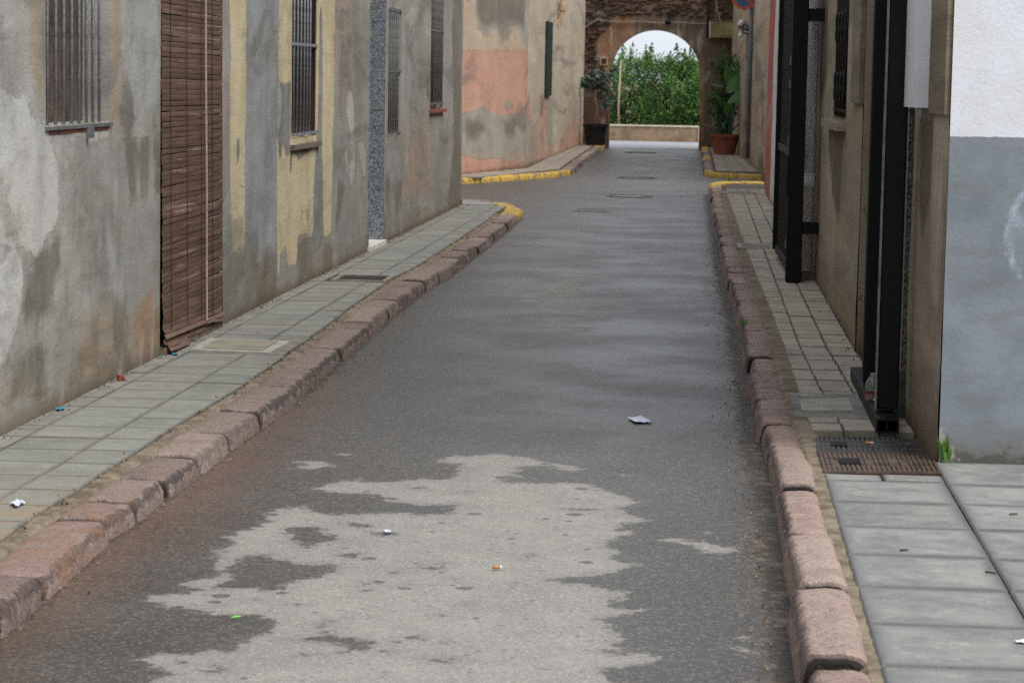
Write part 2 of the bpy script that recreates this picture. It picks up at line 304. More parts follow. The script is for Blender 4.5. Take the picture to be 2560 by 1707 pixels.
def facade(name, wall, s0, s1, z0, ztop, mat, parent, openings=(), layers=None, ds=.05, dz=.04, zd=2.9, rough=.006, depth=.22, edge_round=True):
    """the street face of a house as a relief grid with real openings and their reveals"""
    S = list(np.arange(s0, s1, ds)) + [s1]; Z = list(np.arange(z0, zd, dz)) + list(np.arange(zd, ztop, .25)) + [ztop]
    for o in openings: S += [o[0], o[1]]; Z += [o[2], min(o[3], ztop)]
    def clean(L, fixed):
        L = sorted(L); out = []
        fx = set(round(f, 4) for f in fixed)
        for x in L:
            if out and x - out[-1] < .012:
                if round(x, 4) in fx: out[-1] = x
                continue
            out.append(x)
        return np.array(out)
    S = clean(S, [s0, s1] + [q for o in openings for q in o[:2]]); Z = clean(Z, [z0, ztop] + [q for o in openings for q in o[2:4]])
    ns, nz = len(S), len(Z); SS, ZZ = np.meshgrid(S, Z); s_, z_ = SS.ravel(), ZZ.ravel()
    off = np.array([rough*1.6*mn.noise((a*1.3, b*1.1, 3.3)) + rough*.7*mn.noise((a*5, b*5, 9.1)) for a, b in zip(s_, z_)])
    keep = np.ones(len(s_))
    for o in openings:
        near = (s_ > o[0] - .02) & (s_ < o[1] + .02) & (z_ > o[2] - .02) & (z_ < o[3] + .02); keep[near] = 0
    off = off*keep
    vs = [wall.pt(a, b, c) for a, b, c in zip(s_, z_, off)]; fs = []
    sm, zm = (S[1:] + S[:-1])/2, (Z[1:] + Z[:-1])/2
    flip = wall.n.x*wall.d.y - wall.n.y*wall.d.x > 0
    for j in range(nz-1):
        for i in range(ns-1):
            if any(o[0] < sm[i] < o[1] and o[2] < zm[j] < o[3] for o in openings): continue
            q = (j*ns + i, j*ns + i + 1, (j+1)*ns + i + 1, (j+1)*ns + i); fs.append(q if flip else q[::-1])
    ex = [(a, b) for a, b in zip(s_, z_)]
    for o in openings:
        dp = o[4] if len(o) > 4 else depth; k = len(vs)
        cs = [(o[0], o[2]), (o[1], o[2]), (o[1], o[3]), (o[0], o[3])]
        vs += [wall.pt(a, b, 0) for a, b in cs] + [wall.pt(a, b, -dp) for a, b in cs]; ex += cs + cs
        for i in range(4):
            j = (i + 1) % 4; q = (k+i, k+j, k+4+j, k+4+i); fs.append(q[::-1] if flip else q)
    mb = MB(); mb.v = [tuple(v) for v in vs]; mb.f = fs
    me = mb.mesh(name, mat, WL[parent.name])
    pts = np.array(ex)
    for an, polys in (layers or {}).items(): set_attr(me, an, sdf(pts, polys) + 1)
    me.polygons.foreach_set('use_smooth', [True]*len(me.polygons))
    try: me.set_sharp_from_angle(angle=R(40))
    except Exception: pass
    return link(name, me, WL[parent.name], parent)
def shell(wall, s0, s1, depth, ztop, mat, roofmat, parent, z0=0.0):
    """the rest of a house: end walls, rear wall and a low tiled roof"""
    a, b, c, d = [wall.pt(s0 + .0, 0, -.005), wall.pt(s1, 0, -.005), wall.pt(s1, 0, -depth), wall.pt(s0, 0, -depth)]
    m = MB(); th = .2
    for p, q in ((b, c), (c, d), (d, a)):
        e = (q - p).normalized(); inn = Vector((-e.y, e.x, 0)); mid = (a + c)/2
        if (mid - p).dot(inn) < 0: inn = -inn
        m.prism([tuple(p.to_2d()), tuple(q.to_2d()), tuple((q + inn*th).to_2d()), tuple((p + inn*th).to_2d())], z0, ztop - .01)
    m.build('rear_wall', mat, parent)
    r = MB(); n = Vector((wall.n.x, wall.n.y, 0)); a2, b2 = a + n*.12, b + n*.12; ridge = .55
    vs = [(*a2.to_2d(), ztop), (*b2.to_2d(), ztop), (*((b + c)/2).to_2d(), ztop + ridge), (*((a + d)/2).to_2d(), ztop + ridge), (*c.to_2d(), ztop), (*d.to_2d(), ztop)]
    r.add(vs, [(0, 1, 2, 3), (3, 2, 4, 5), (0, 3, 5), (1, 4, 2), (0, 5, 4, 1)]); r.build('roof', roofmat, parent)
M_roof = simple('old_roof_tile', C(150, 100, 76), C(110, 78, 62), 4, .9)

def window(parent, wall, s0, s1, z0, z1, panel_mat, bars, rails, dp=.2, bar_r=.009, bar_mat=None, bar_off=.0, sill=None, sill_mat=None, bar_z=None, foot=None):
    """window > infill (own mesh), bar, rail, sill"""
    bar_mat = bar_mat or M_metal_grey; org = wall.pt((s0+s1)/2, z0, 0)
    m = MB(); m.box(wall.pt((s0+s1)/2, (z0+z1)/2, -dp + .012), (s1-s0, .02, z1-z0), wall.ang)
    w = m.build('window', panel_mat, parent, org)
    bz0, bz1 = bar_z or (z0 + .02, z1)
    bm = MB().tube([(0, 0, 0), (0, 0, bz1 - bz0)], bar_r, 8).mesh('bar', bar_mat, smooth=True)
    for s in bars: link('bar', bm, wall.pt(s, bz0, bar_off), w)
    for z in rails:
        MB().box(wall.pt((s0+s1)/2, z, bar_off), (s1 - s0 + .03, .012, .022), wall.ang).build('rail', bar_mat, w, wall.pt((s0+s1)/2, z, bar_off))
    if foot is not None:
        MB().box(wall.pt((s0+s1)/2, foot, bar_off - .03), (.05, .05, .05), wall.ang).build('grille_foot', bar_mat, w)
    if sill:
        a, b, zt, th, pr = sill; c = wall.pt((a+b)/2, zt - th/2, pr/2 - .06)
        m = MB(); m.box(c, (b - a, pr + .12, th), wall.ang); m.build('sill', sill_mat, w, c)
    return w

# ================================================================ THE SETTING
PAV = .085
LX = lambda y: -2.88
LW = Wall((-2.88, 3.0), (-2.90, 30.0), 1)              # left facades, s = y - 3
RW = Wall((.873, 14.43), (.815, 35.2), -1)             # right facade beyond the granite doorway
NW = Wall((.962, 10.21), (.905, 12.4), -1)             # its near end, round the granite surround
# kerb lines (road edge, ground points)
KL = [(-1.97, 3.0), (-1.97, 5.2), (-1.975, 6.3)] + [tuple(G(u, v).to_2d()) for u, v in [(0, 1582), (108, 1495), (276, 1343), (347, 1300), (417, 1240), (499, 1181), (574, 1121), (650, 1067), (742, 1002), (800, 953), (862, 900), (918, 850), (977, 795), (1066, 724), (1127, 688), (1217, 618), (1272, 574), (1294, 552)]]
KL_turn = [(-2.09, 28.2), (-2.12, 29.3), (-2.30, 30.4), (-2.62, 31.2), (-3.6, 31.5), (-6.0, 31.6), (-12, 31.6)]
KR = [(.295, 3.0), (.295, 5.0), (.293, 6.1)] + [tuple(G(u, v).to_2d()) for u, v in [(1994, 1667), (1978, 1536), (1940, 1361), (1915, 1180)]] + [(.262, 11.6), (.255, 14.0), (.235, 16.4), (.205, 18.5), (.17, 21.5), (.14, 24.7), (.10, 29.5), (.06, 35.0)]
KR_turn = [(.06, 35.0), (.05, 37.6), (.12, 38.4), (.5, 38.6), (2.5, 38.6), (9, 38.6)]
FLK = [(-12, 35.8), (-7, 36.3), (-3.64, 37.3), (-2.45, 40.6), (-2.21, 41.9), (-2.25, 44.5), (-2.30, 52), (-2.34, 58.3)]
FRK = [(9, 41.0), (.93, 41.4), (.1, 42.0), (-.04, 42.5), (-.08, 50.2), (-.13, 58.0)]

ground = MB(); ground.prism([(-500, -60), (500, -60), (500, 900), (-500, 900)], -.6, -.03)
tag(ground.build('ground', simple('field_soil', C(118, 100, 76), C(84, 82, 52), .6, .95)), kind='structure')

# ---- road: one relief sheet carrying the traced dry patch
c6 = lambda P: crop(400, 1050, 2.386, P)
c7 = lambda P: crop(1100, 900, 1.9425, P)
dry = [c6([(-60, 1760), (-60, 1560), (60, 1500), (-30, 1440), (-150, 1425), (20, 1385), (150, 1385), (300, 1368), (430, 1372), (480, 1300), (620, 1262), (690, 1195), (560, 1150), (330, 1152), (170, 1112), (0, 1098), (-60, 1060), (-20, 1032), (150, 1026), (250, 1000), (130, 966), (330, 930), (420, 905), (350, 880), (330, 815), (385, 760), (445, 705), (410, 690), (530, 642), (620, 600), (650, 548), (730, 522), (860, 500), (900, 540), (1070, 565), (1250, 545), (1330, 552), (1450, 545), (1560, 560), (1740, 550), (1770, 500), (1560, 500), (1420, 482), (1330, 470), (1280, 432), (1100, 432), (890, 404), (1000, 380), (1090, 352), (1200, 362), (1320, 362), (1500, 350), (1740, 345), (1760, 318), (1650, 240), (1750, 205), (1840, 210)])
       + c7([(190, 458), (270, 450), (430, 470), (560, 492), (690, 525), (640, 535), (520, 505), (400, 515), (360, 535), (400, 560), (300, 560), (290, 590), (480, 592), (700, 590), (850, 640), (980, 690), (880, 710), (900, 745), (1030, 775), (890, 790), (880, 815), (990, 828), (870, 850), (790, 895), (870, 930), (850, 970), (970, 980), (860, 1020), (680, 1045), (520, 1062), (700, 1085), (900, 1120), (870, 1160), (815, 1195), (1000, 1202), (850, 1232), (780, 1245), (840, 1290), (870, 1370), (890, 1392), (780, 1408), (900, 1432), (980, 1410), (1060, 1445), (950, 1475), (800, 1492), (820, 1520), (880, 1568), (900, 1700)])]
dry += [c7([(1030, 866), (1140, 862), (1290, 880), (1430, 912), (1320, 930), (1240, 905), (1130, 880)]), c7([(1410, 1385), (1480, 1378), (1530, 1410), (1490, 1422)]), c7([(1440, 1342), (1490, 1330), (1490, 1346)]),
        c6([(830, 240), (960, 240), (1040, 270), (940, 280), (910, 290), (830, 285), (870, 265)]), c6([(1140, 66), (1190, 64), (1185, 74)]), c6([(1060, 200), (1140, 196), (1130, 206)]), c6([(1090, 350), (1200, 346), (1190, 358)]),
        c7([(860, 548), (910, 552), (880, 558)]), c7([(1270, 826), (1305, 832), (1285, 838)]),
        crop(1100, 300, 2.735, [(930, 910), (1060, 905), (1000, 922)]), crop(1100, 300, 2.735, [(900, 748), (990, 742), (950, 756)])]
wetp = [c6([(760, 632), (940, 628), (1025, 640), (965, 662), (1085, 702), (960, 732), (870, 757), (820, 730), (760, 702)]), c6([(500, 800), (640, 790), (800, 845), (1060, 850), (1085, 890), (870, 942), (740, 975), (600, 985), (400, 1003), (290, 990), (400, 940), (360, 880)]),
        c6([(960, 1192), (1030, 1188), (1000, 1230), (1060, 1280), (1230, 1290), (1270, 1340), (1200, 1362), (1000, 1325), (740, 1300), (960, 1272), (920, 1222)]), c6([(560, 995), (760, 985), (650, 1020)]),
        c6([(1080, 430), (1280, 432), (1420, 482), (1560, 500), (1760, 492), (1640, 520), (1450, 540), (1330, 548), (1070, 562), (900, 540), (920, 500)]), c6([(1060, 600), (1200, 605), (1280, 622), (1190, 640)]),
        c7([(360, 520), (520, 505), (700, 560), (690, 590), (480, 592), (290, 575), (420, 555)]), c7([(0, 490), (80, 500), (110, 530), (60, 575), (0, 570)]), c7([(585, 715), (770, 720), (690, 732)]), c7([(370, 935), (460, 940), (420, 962)])]
rq = random.Random(11)
for k in range(44):
    x, y, rx, ry = rq.gauss(1400, 48), rq.choice((700, 712, 724, 736, 748, 757, 770, 795, 822)) + rq.uniform(-4, 4), rq.uniform(12, 52), rq.uniform(2.2, 5.0)
    dry.append([(x + rx*math.cos(t)*(.8 + .4*rq.random()), y + ry*math.sin(t) + rq.uniform(-.6, .6)) for t in np.linspace(0, 6.28, 12)[:-1]])
for x, y, rx, ry in [(350, 1480, 75, 24), (1340, 675, 55, 12), (1140, 800, 55, 14), (1385, 903, 38, 8), (1350, 1370, 65, 13), (1700, 1420, 100, 20), (1710, 1160, 38, 8), (1820, 1093, 22, 9), (145, 1430, 45, 12), (350, 1092, 25, 7), (590, 1060, 40, 8), (990, 1385, 22, 6), (1090, 1372, 24, 8), (1490, 1295, 25, 6), (1420, 1306, 30, 10), (1690, 1303, 24, 8), (1640, 850, 40, 6), (1630, 870, 45, 7), (1210, 1004, 18, 5), (1235, 963, 18, 5), (805, 1090, 20, 5), (275, 1031, 20, 5), (870, 1392, 20, 4), (1540, 397, 40, 6), (1820, 422, 40, 8), (1700, 540, 50, 9)]:
    wetp.append(c6([(x + rx*math.cos(t), y + ry*math.sin(t)) for t in np.linspace(0, 6.28, 11)[:-1]]))
def gpoly(P): return [tuple(G(u, v).to_2d()) for u, v in P]
Xs = np.concatenate([np.arange(-14, -2.6, .6), np.arange(-2.6, 1.0, .028), np.arange(1.0, 14, .6)])
Ys = [2.0]
while Ys[-1] < 62.0: Ys.append(Ys[-1] + max(.03, (Ys[-1]-8)*.012 if Ys[-1] > 8 else .03) if Ys[-1] > 5.5 else Ys[-1] + .25)
Ys = np.array(Ys); XX, YY = np.meshgrid(Xs, Ys); px_ = np.stack([XX.ravel(), YY.ravel()], 1)
def polyline_x(K, y): k = np.array(sorted(K, key=lambda p: p[1])); return np.interp(y, k[:, 1], k[:, 0])
xl, xr = polyline_x(KL, px_[:, 1]), polyline_x(KR, px_[:, 1])
dl, dr = px_[:, 0] - xl, xr - px_[:, 0]
zz = np.array([0.0010*mn.noise((x*.9, y*.5, 1.0)) + .0006*mn.noise((x*3, y*2, 5.0)) + .0006*mn.noise((x*13, y*13, 2.0)) for x, y in px_])
zz += -.012*np.exp(-(dr/.12)**2)*(px_[:, 1] < 34) - .008*np.exp(-(dl/.15)**2)*(px_[:, 1] < 29) - .004
nx, ny = len(Xs), len(Ys)
rb = MB(); rb.v = [(a, b, c) for (a, b), c in zip(px_, zz)]
rb.f = [(j*nx + i, j*nx + i + 1, (j+1)*nx + i + 1, (j+1)*nx + i) for j in range(ny-1) for i in range(nx-1)]
def road_mat():
    b = NB('damp_asphalt'); P = b.pos(); n5 = b.noise(P, 5, 6, .65, .3); n14 = b.noise(P, 16, 5, .65); n2 = b.noise(P, 1.2, 4, .6); ag = b.noise(P, 170, 3, .75); ag2 = b.noise(P, 75, 3, .7)
    vo = b.nd('ShaderNodeTexVoronoi', {'Vector': P, 'Scale': 140.0}).outputs['Color']; g = b.nd('ShaderNodeSeparateXYZ', {0: vo}).outputs[0]
    sd_ = b.mth('ADD', b.attr('dry'), b.mth('ADD', b.mth('MULTIPLY', b.mth('SUBTRACT', n5, .5), .13), b.mth('ADD', b.mth('MULTIPLY', b.mth('SUBTRACT', n14, .5), .15), b.mth('MULTIPLY', b.mth('SUBTRACT', b.noise(P, 60, 4, .7), .5), .07))))
    m = b.mth('ADD', b.mth('MULTIPLY', b.ss(sd_, -.014, .014), .7), b.mth('MULTIPLY', b.ss(sd_, -.07, .10), .3))
    # small drops that have not dried
    vd = b.nd('ShaderNodeTexVoronoi', {'Vector': b.pos(1, 1, 0), 'Scale': 11.0}); rr = b.nd('ShaderNodeSeparateXYZ', {0: vd.outputs['Color']})
    spot = b.ss(b.mth('ADD', vd.outputs['Distance'], b.mth('MULTIPLY', n14, .12)), b.mth('MULTIPLY', b.mth('POWER', rr.outputs[0], 5.0), .42), b.mth('ADD', b.mth('MULTIPLY', b.mth('POWER', rr.outputs[0], 5.0), .42), -.03))
    m = b.mth('MULTIPLY', m, b.mth('SUBTRACT', 1.0, b.mth('MULTIPLY', spot, .75)))
    vd2 = b.nd('ShaderNodeTexVoronoi', {'Vector': b.pos(1, 1.4, 0), 'Scale': 30.0}); r2 = b.nd('ShaderNodeSeparateXYZ', {0: vd2.outputs['Color']}); q2 = b.mth('MULTIPLY', b.mth('POWER', r2.outputs[0], 4.0), .38)
    m = b.mth('MULTIPLY', m, b.mth('SUBTRACT', 1.0, b.mth('MULTIPLY', b.ss(vd2.outputs['Distance'], q2, b.mth('ADD', q2, -.06)), .6)))
    wet = b.mix(b.ss(n2, .35, .68), C(56, 53, 50), C(70, 67, 63)); n40 = b.noise(P, 42, 4, .7); wet = b.mix(b.mth('MULTIPLY', b.ss(n40, .52, .68), .6), wet, C(110, 105, 100)); wet = b.mix(b.mth('MULTIPLY', b.ss(n40, .47, .32), .65), wet, C(46, 44, 42)); dryc = b.mix(b.ss(n5, .35, .7), C(143, 140, 134), C(131, 128, 123)); dryc = b.mix(b.mth('MULTIPLY', b.ss(n40, .50, .34), .4), dryc, C(112, 109, 104)); dryc = b.mix(b.mth('MULTIPLY', b.ss(n2, .50, .64), .4), dryc, C(122, 120, 118))
    spk = b.ss(g, .86, .93); wet = b.mix(b.mth('MULTIPLY', spk, .5), wet, C(132, 124, 114)); wet = b.mix(b.mth('MULTIPLY', b.ss(g, .20, .12), .45), wet, C(48, 45, 42)); dryc = b.mix(b.mth('MULTIPLY', b.ss(g, .16, .08), .4), dryc, C(104, 100, 94)); dryc = b.mix(b.mth('MULTIPLY', spk, .5), dryc, C(176, 172, 164)); wet = b.mix(b.mth('MULTIPLY', b.ss(ag, .42, .28), .6), wet, C(52, 50, 48)); wet = b.mix(b.mth('MULTIPLY', b.ss(ag, .56, .72), .4), wet, C(118, 112, 106))
    dryc = b.mix(b.mth('MULTIPLY', b.ss(ag, .45, .28), .55), dryc, C(118, 114, 108)); dryc = b.mix(b.mth('MULTIPLY', b.ss(ag2, .55, .7), .3), dryc, C(186, 183, 178))
    col = b.mix(m, wet, dryc)
    red = b.mth('MULTIPLY', b.ss(b.mth('ADD', b.attr('red'), b.mth('ADD', b.mth('MULTIPLY', b.mth('SUBTRACT', n5, .5), .8), b.mth('MULTIPLY', b.mth('SUBTRACT', ag2, .5), .9))),   .35, 1.15), .46); col = b.mix(red, col, C(122, 82, 58))
    gut = b.mth('MULTIPLY', b.ss(b.mth('ADD', b.attr('gutter'), b.mth('ADD', b.mth('MULTIPLY', b.mth('SUBTRACT', n5, .5), .7), b.mth('MULTIPLY', b.mth('SUBTRACT', n14, .5), 1.5))), .55, .85), .8); col = b.mix(gut, col, C(56, 50, 45))
    col = b.mix(b.mth('MULTIPLY', gut, b.ss(n14, .52, .62)), col, C(104, 92, 78))
    ro = b.mth('ADD', b.ss(n2, .3, .7, .29, .46), b.mth('MULTIPLY', ag, .11)); ro = b.nd('ShaderNodeMix', {0: m, 2: ro, 3: .9}, data_type='FLOAT').outputs[0]
    ro2 = b.nd('ShaderNodeMix', {0: gut, 2: ro, 3: .85}, data_type='FLOAT').outputs[0]
    h = b.mth('ADD', b.mth('MULTIPLY', ag, .8), b.mth('ADD', b.mth('MULTIPLY', ag2, .7), b.mth('MULTIPLY', spk, .3)))
    mat_ = b.out(col, ro2, h, .6, .007, .42); bn = [n_ for n_ in b.t.nodes if n_.type == 'BUMP'][0]; b.t.links.new(b.nd('ShaderNodeMix', {0: m, 2: .36, 3: .6}, data_type='FLOAT').outputs[0], bn.inputs['Strength']); return mat_
road_me = rb.mesh('road', road_mat(), smooth=True)
sd1 = sdf(px_, [gpoly(p) for p in dry], .5); sd2 = sdf(px_, [gpoly(p) for p in wetp], .5)
set_attr(road_me, 'dry', np.minimum(sd1, -sd2 + .006))
set_attr(road_me, 'red', np.clip(1 - dl/.75, 0, 1)*np.interp(px_[:, 1], [4, 7, 9.2, 13, 17], [.5, .8, 1, .75, .0])*(dl > -.5))
set_attr(road_me, 'gutter', np.maximum(np.clip(1.15 - dr/.17, 0, 1)*(px_[:, 1] < 36), np.clip(.95 - dl/.09, 0, 1)*(px_[:, 1] < 29)))
tag(link('road', road_me), kind='structure')

# ---- kerb stones
def stone_mesh(A, B, n, w, top, mat, amp=.009, rust=0.0):
    A, B, n = Vector(A), Vector(B), Vector(n); L = (B - A).length; gap = min(GAPMAX, L*.05); d = (B - A)/L
    prof = [(0, -.08, .2), (.0, .01, .25), (.004, top*.45, .55), (.012, top*.78, .85), (.026, top*.97, .62), (.045, top, .22), (.08, top + .001, .0), (.13*w/.22, top + .003, 0), (w - .05, top + .002, 0), (w - .02, top - .003, .15), (w, top*.8, .5), (w, -.04, .5)]
    al = [0, .012, .03, .07, .14, .22, .3, .4, .5, .6, .7, .78, .86, .93, .97, .988, 1]; seed = random.uniform(0, 99); dz = random.uniform(-.011, .008); sk = random.uniform(-.018, .018)
    vs = []; ed = []
    for a in al:
        e = 1 - min(a, 1 - a)*L/.030; e = max(0.0, min(1.0, e)); e = e*e
        for o, z, dk in prof:
            p = A + d*(gap + (L - 2*gap)*a) + n*(o + (sk*(1 - o/w)) + e*.024*(1 - o/w) - e*.014*(o/w)); zz = z
            if z > 0: zz = z - e*.026*(z/top) + dz*(z/top)
            q = Vector((p.x, p.y, zz)); nn = Vector((mn.noise(q*5 + Vector((seed, 0, 0))), mn.noise(q*5 + Vector((0, seed, 0))), mn.noise(q*7 + Vector((0, 0, seed)))))
            nf = mn.noise(q*22 + Vector((seed, 1, 1)))
            q += Vector((n.x, n.y, 0))*(nn.x*amp*.5 + nf*amp*.6*(dk > .3)) + Vector((0, 0, 1))*(nn.z*amp*.30 + nf*amp*.22)*(z > 0) + d.to_3d()*(nf*amp*1.2 + nn.y*amp*.8)*(e > 0)
            vs.append(q); ed.append(max(dk, e*.9) + (1.6 if a in (0, 1) else (.5 if a < .013 or a > .987 else 0)))
    m = len(prof); fs = []
    for i in range(len(al)-1):
        for j in range(m-1): fs.append((i*m + j, i*m + j + 1, (i+1)*m + j + 1, (i+1)*m + j))
    k = (len(al)-1)*m; fs += [tuple(range(m)), tuple(range(k + m - 1, k - 1, -1))]
    if d.x*n.y - d.y*n.x > 0: fs = [f[::-1] for f in fs]
    org = Vector(((A.x+B.x)/2, (A.y+B.y)/2, 0)); mb = MB(); mb.v = [tuple(v) for v in vs]; mb.f = fs
    me = mb.mesh('kerb_stone', mat, org, True); set_attr(me, 'edge', ed); set_attr(me, 'rust', [rust]*len(ed))
    try: me.set_sharp_from_angle(angle=R(50))
    except Exception: pass
    return me, org
def kerb(parent, K, inward, w, top, mat, lo=.38, hi=.85, amp=.009, rustf=None):
    """a run of stones along the line K; inward = which side the pavement lies on (+1 left of travel, -1 right)"""
    out = []
    for A, B in zip(K, K[1:]):
        A, B = Vector(A), Vector(B); L = (B - A).length
        if L < .1: continue
        d = (B - A)/L; n = Vector((-d.y, d.x))*inward
        cuts = [0.0]
        if L > hi*1.25:
            while L - cuts[-1] > hi*1.3: cuts.append(cuts[-1] + random.uniform(lo, hi))
        cuts.append(L)
        for a, b in zip(cuts, cuts[1:]):
            mm = mat(A + d*((a + b)/2)) if callable(mat) else mat
            me, org = stone_mesh(A + d*a, A + d*b, n, w, top, mm, amp, rustf(A + d*((a+b)/2)) if rustf else 0.0)
            out.append(link('kerb_stone', me, org, parent))
            if mm is M_yellow: out[-1]['label'] = 'kerb stone with worn yellow paint'
    return out
TOPL, TOPR = .072, .094
GAPMAX = .026

def slab_base(name, poly, mat, z=.07):
    m = MB(); m.prism(poly, -.05, z); o = m.build(name, mat); WL[o.name] = Vector((0, 0, 0)); return tag(o, kind='structure')
M_bed = simple('pavement_bed', C(82, 75, 66), C(58, 52, 46), 9, .95, .5)
def off_line(K, o, inward):
    out = []
    for i, p in enumerate(K):
        a, b = Vector(K[max(i-1, 0)]), Vector(K[min(i+1, len(K)-1)]); d = (b - a).normalized(); n = Vector((-d.y, d.x))*inward
        out.append(tuple(Vector(p) + n*o))
    return out

TC = {}
def tile(parent, q, z, mat, name='paving_tile', th=.03, jig=.002, tilt=.004, ch=.005, gap=.003):
    """one tile from four ground corners; alike tiles share their mesh"""
    q = [Vector(p) for p in q]; c = sum(q, Vector((0, 0)))/len(q); loc = [p - c for p in q]
    key = (mat.name, name) + tuple(round(x, 3) for p in loc for x in p)
    me = TC.get(key)
    if me is None:
        sh = lambda p, g: p*(1 - g/max(p.length, .02)*1.41)
        o = [sh(p, gap) for p in loc]; i = [sh(p, gap + ch) for p in loc]; n = len(q)
        vs = [(p.x, p.y, -th) for p in o] + [(p.x, p.y, -ch*.7) for p in o] + [(p.x, p.y, 0) for p in i]
        fs = [tuple(range(2*n, 3*n))] + [(k, (k+1) % n, n + (k+1) % n, n + k) for k in range(n)] + [(n + k, n + (k+1) % n, 2*n + (k+1) % n, 2*n + k) for k in range(n)]
        area = sum(loc[k].x*loc[(k+1) % n].y - loc[(k+1) % n].x*loc[k].y for k in range(n))
        if area < 0: fs = [f[::-1] for f in fs]
        mb = MB(); mb.v = vs; mb.f = fs; me = mb.mesh(name, mat)
        uv = me.uv_layers.new(name='UVMap'); q4 = [(0, 0), (1, 0), (1, 1), (0, 1)]
        cyc = {}
        for k in range(n):
            t = q4[k] if n == 4 else (loc[k].x*2 + .5, loc[k].y*2 + .5)
            for r in range(3): cyc[r*n + k] = t
        for lp in me.loops: uv.data[lp.index].uv = cyc[lp.vertex_index]
        TC[key] = me
    o = link(name, me, (c.x, c.y, z + random.uniform(-jig, jig)), parent, (random.uniform(-tilt, tilt), random.uniform(-tilt, tilt), 0)); return o

# left pavement
KWL, MOL = .215, .032
innL = off_line(KL, KWL + MOL, 1)
left_turn_in = [(-2.36, 28.6), (-2.42, 29.6), (-2.6, 30.7), (-3.0, 31.15), (-12, 31.3)]
padL = slab_base('left_pavement', [(-2.95, 3.0)] + [(x - .0, y) for x, y in off_line(KL, KWL - .02, 1)] + [(-2.30, 29.3), (-2.42, 30.3), (-2.7, 31.0), (-12, 31.35), (-12, 29.95), (-2.95, 29.95)], M_bed, .052)
isY = lambda p: p.y > 29.0
rustL = lambda p: float(np.interp(p.y, [5, 7.4, 8.2, 9.2, 10.2], [.2, .35, .55, .30, 0]))
kerb(padL, KL[:-1] + [(-2.09, 28.2)], 1, KWL, TOPL, M_stone_l, amp=.011, rustf=rustL)
kerb(padL, KL_turn[:3], 1, KWL, TOPL, lambda p: M_yellow if p.y > 28.4 else M_stone_l); kerb(padL, KL_turn[2:], 1, .2, TOPL, lambda p: M_yellow if p.x > -2.42 else M_stone_l, hi=.6)
def mortar(parent, inner, outer, z, mat, amp=.0045, step=.03):
    """ragged mortar strip between kerb and tiles"""
    a, b = np.array(inner), np.array(outer); ys = np.arange(a[0][1], a[-1][1], step); m = MB(); nx_ = 5
    for y in ys:
        xa, xb = np.interp(y, a[:, 1], a[:, 0]), np.interp(y, b[:, 1], b[:, 0])
        for i in range(nx_):
            t = i/(nx_-1); x = xa + (xb - xa)*t; m.v.append((x, y, z + amp*mn.noise((x*18, y*9, 2.2)) + amp*.8*mn.noise((x*40, y*30, 7.2)) - .02*(t in (0, 1))))
    m.f = [(j*nx_ + i, j*nx_ + i + 1, (j+1)*nx_ + i + 1, (j+1)*nx_ + i) for j in range(len(ys)-1) for i in range(nx_-1)]
    if a[0][0] > b[0][0]: m.f = [f[::-1] for f in m.f]
    return m.build('mortar_strip', mat, parent)
mortar(padL, off_line(KL, KWL - .03, 1), off_line(KL, KWL + MOL + .02, 1), .074, M_joint)
TS = .325; xa0 = -2.885
COLS = [0, .105, .43, .755]
def inner_x(y): k = np.array(innL); return float(np.interp(y, k[:, 1], k[:, 0]))
nL = 0
y = 4.0
holes_l = []
lid_l = gpoly([(500, 863), (520, 843), (722, 858), (686, 878)])
while y < 29.6:
    y1 = min(y + TS, 29.75)
    for k in range(4):
        x0 = xa0 + COLS[k]; x1 = xa0 + (COLS[k+1] if k < 3 else 9)
        e0, e1 = inner_x(y), inner_x(y1); q = [(min(x0, e0), y), (min(x1, e0), y), (min(x1, e1), y1), (min(x0, e1), y1)]
        if q[1][0] - q[0][0] < .05 and q[2][0] - q[3][0] < .05: continue
        if k == 3 and q[1][0] - q[0][0] < .13: continue
        if k == 2:                                     # let the last whole column run out to the mortar
            nxt = min(xa0 + 9, e0) - q[1][0]
            if 0 < nxt < .13: q[1] = (e0, y); q[2] = (e1, y1)
        if 13.5 < (y+y1)/2 < 14.15 and k in (1, 2): continue       # inspection lid here
        if 18.4 < (y+y1)/2 < 19.05 and k in (1, 2): continue          # drain here
        tile(padL, q, PAV, M_tile_l); nL += 1
    y = y1
for x in np.arange(-3.0, -11.5, -.33):                 # round the corner
    for yy in (30.0, 30.33, 30.66): tile(padL, [(x - .33, yy), (x, yy), (x, yy + .33), (x - .33, yy + .33)], PAV, M_tile_l) if x > -6 else None
tile(padL, [(-2.88, 29.78), (-2.44, 29.78), (-2.62, 30.6), (-2.98, 30.95)], PAV, M_tile_l)

# right pavement: large slabs near, small tiles beyond
KWR, MOR = .165, .035
innR = off_line(KR, KWR + MOR, -1)
padR = slab_base('right_pavement', [(.45, 3.0)] + [(x, y) for x, y in off_line(KR, KWR - .02, -1)][1:] + [(.2, 37.5), (.4, 38.4), (9, 38.4), (9, 35.3), (.9, 35.3), (.99, 12.4), (1.0, 10.25), (9, 10.35), (9, 3.0)], M_bed, .055)
raise_r = lambda p: TOPR
krx = lambda y: float(polyline_x(KR, np.array([y]))[0])
JY = [3.6, 4.6, 5.55, 6.52, 7.49, 8.39, 9.38, 10.10]
GAPMAX = .042
kerb(padR, [(krx(y), y) for y in JY], -1, KWR + .004, TOPR + .006, M_stone_r, amp=.008, hi=9)
GAPMAX = .028
kerb(padR, [(krx(y), y) for y in (10.12, 10.56, 11.26, 11.75, 12.2, 12.87, 13.3, 14.0)], -1, KWR - .008, TOPR - .012, M_stone_r, amp=.009, hi=9)
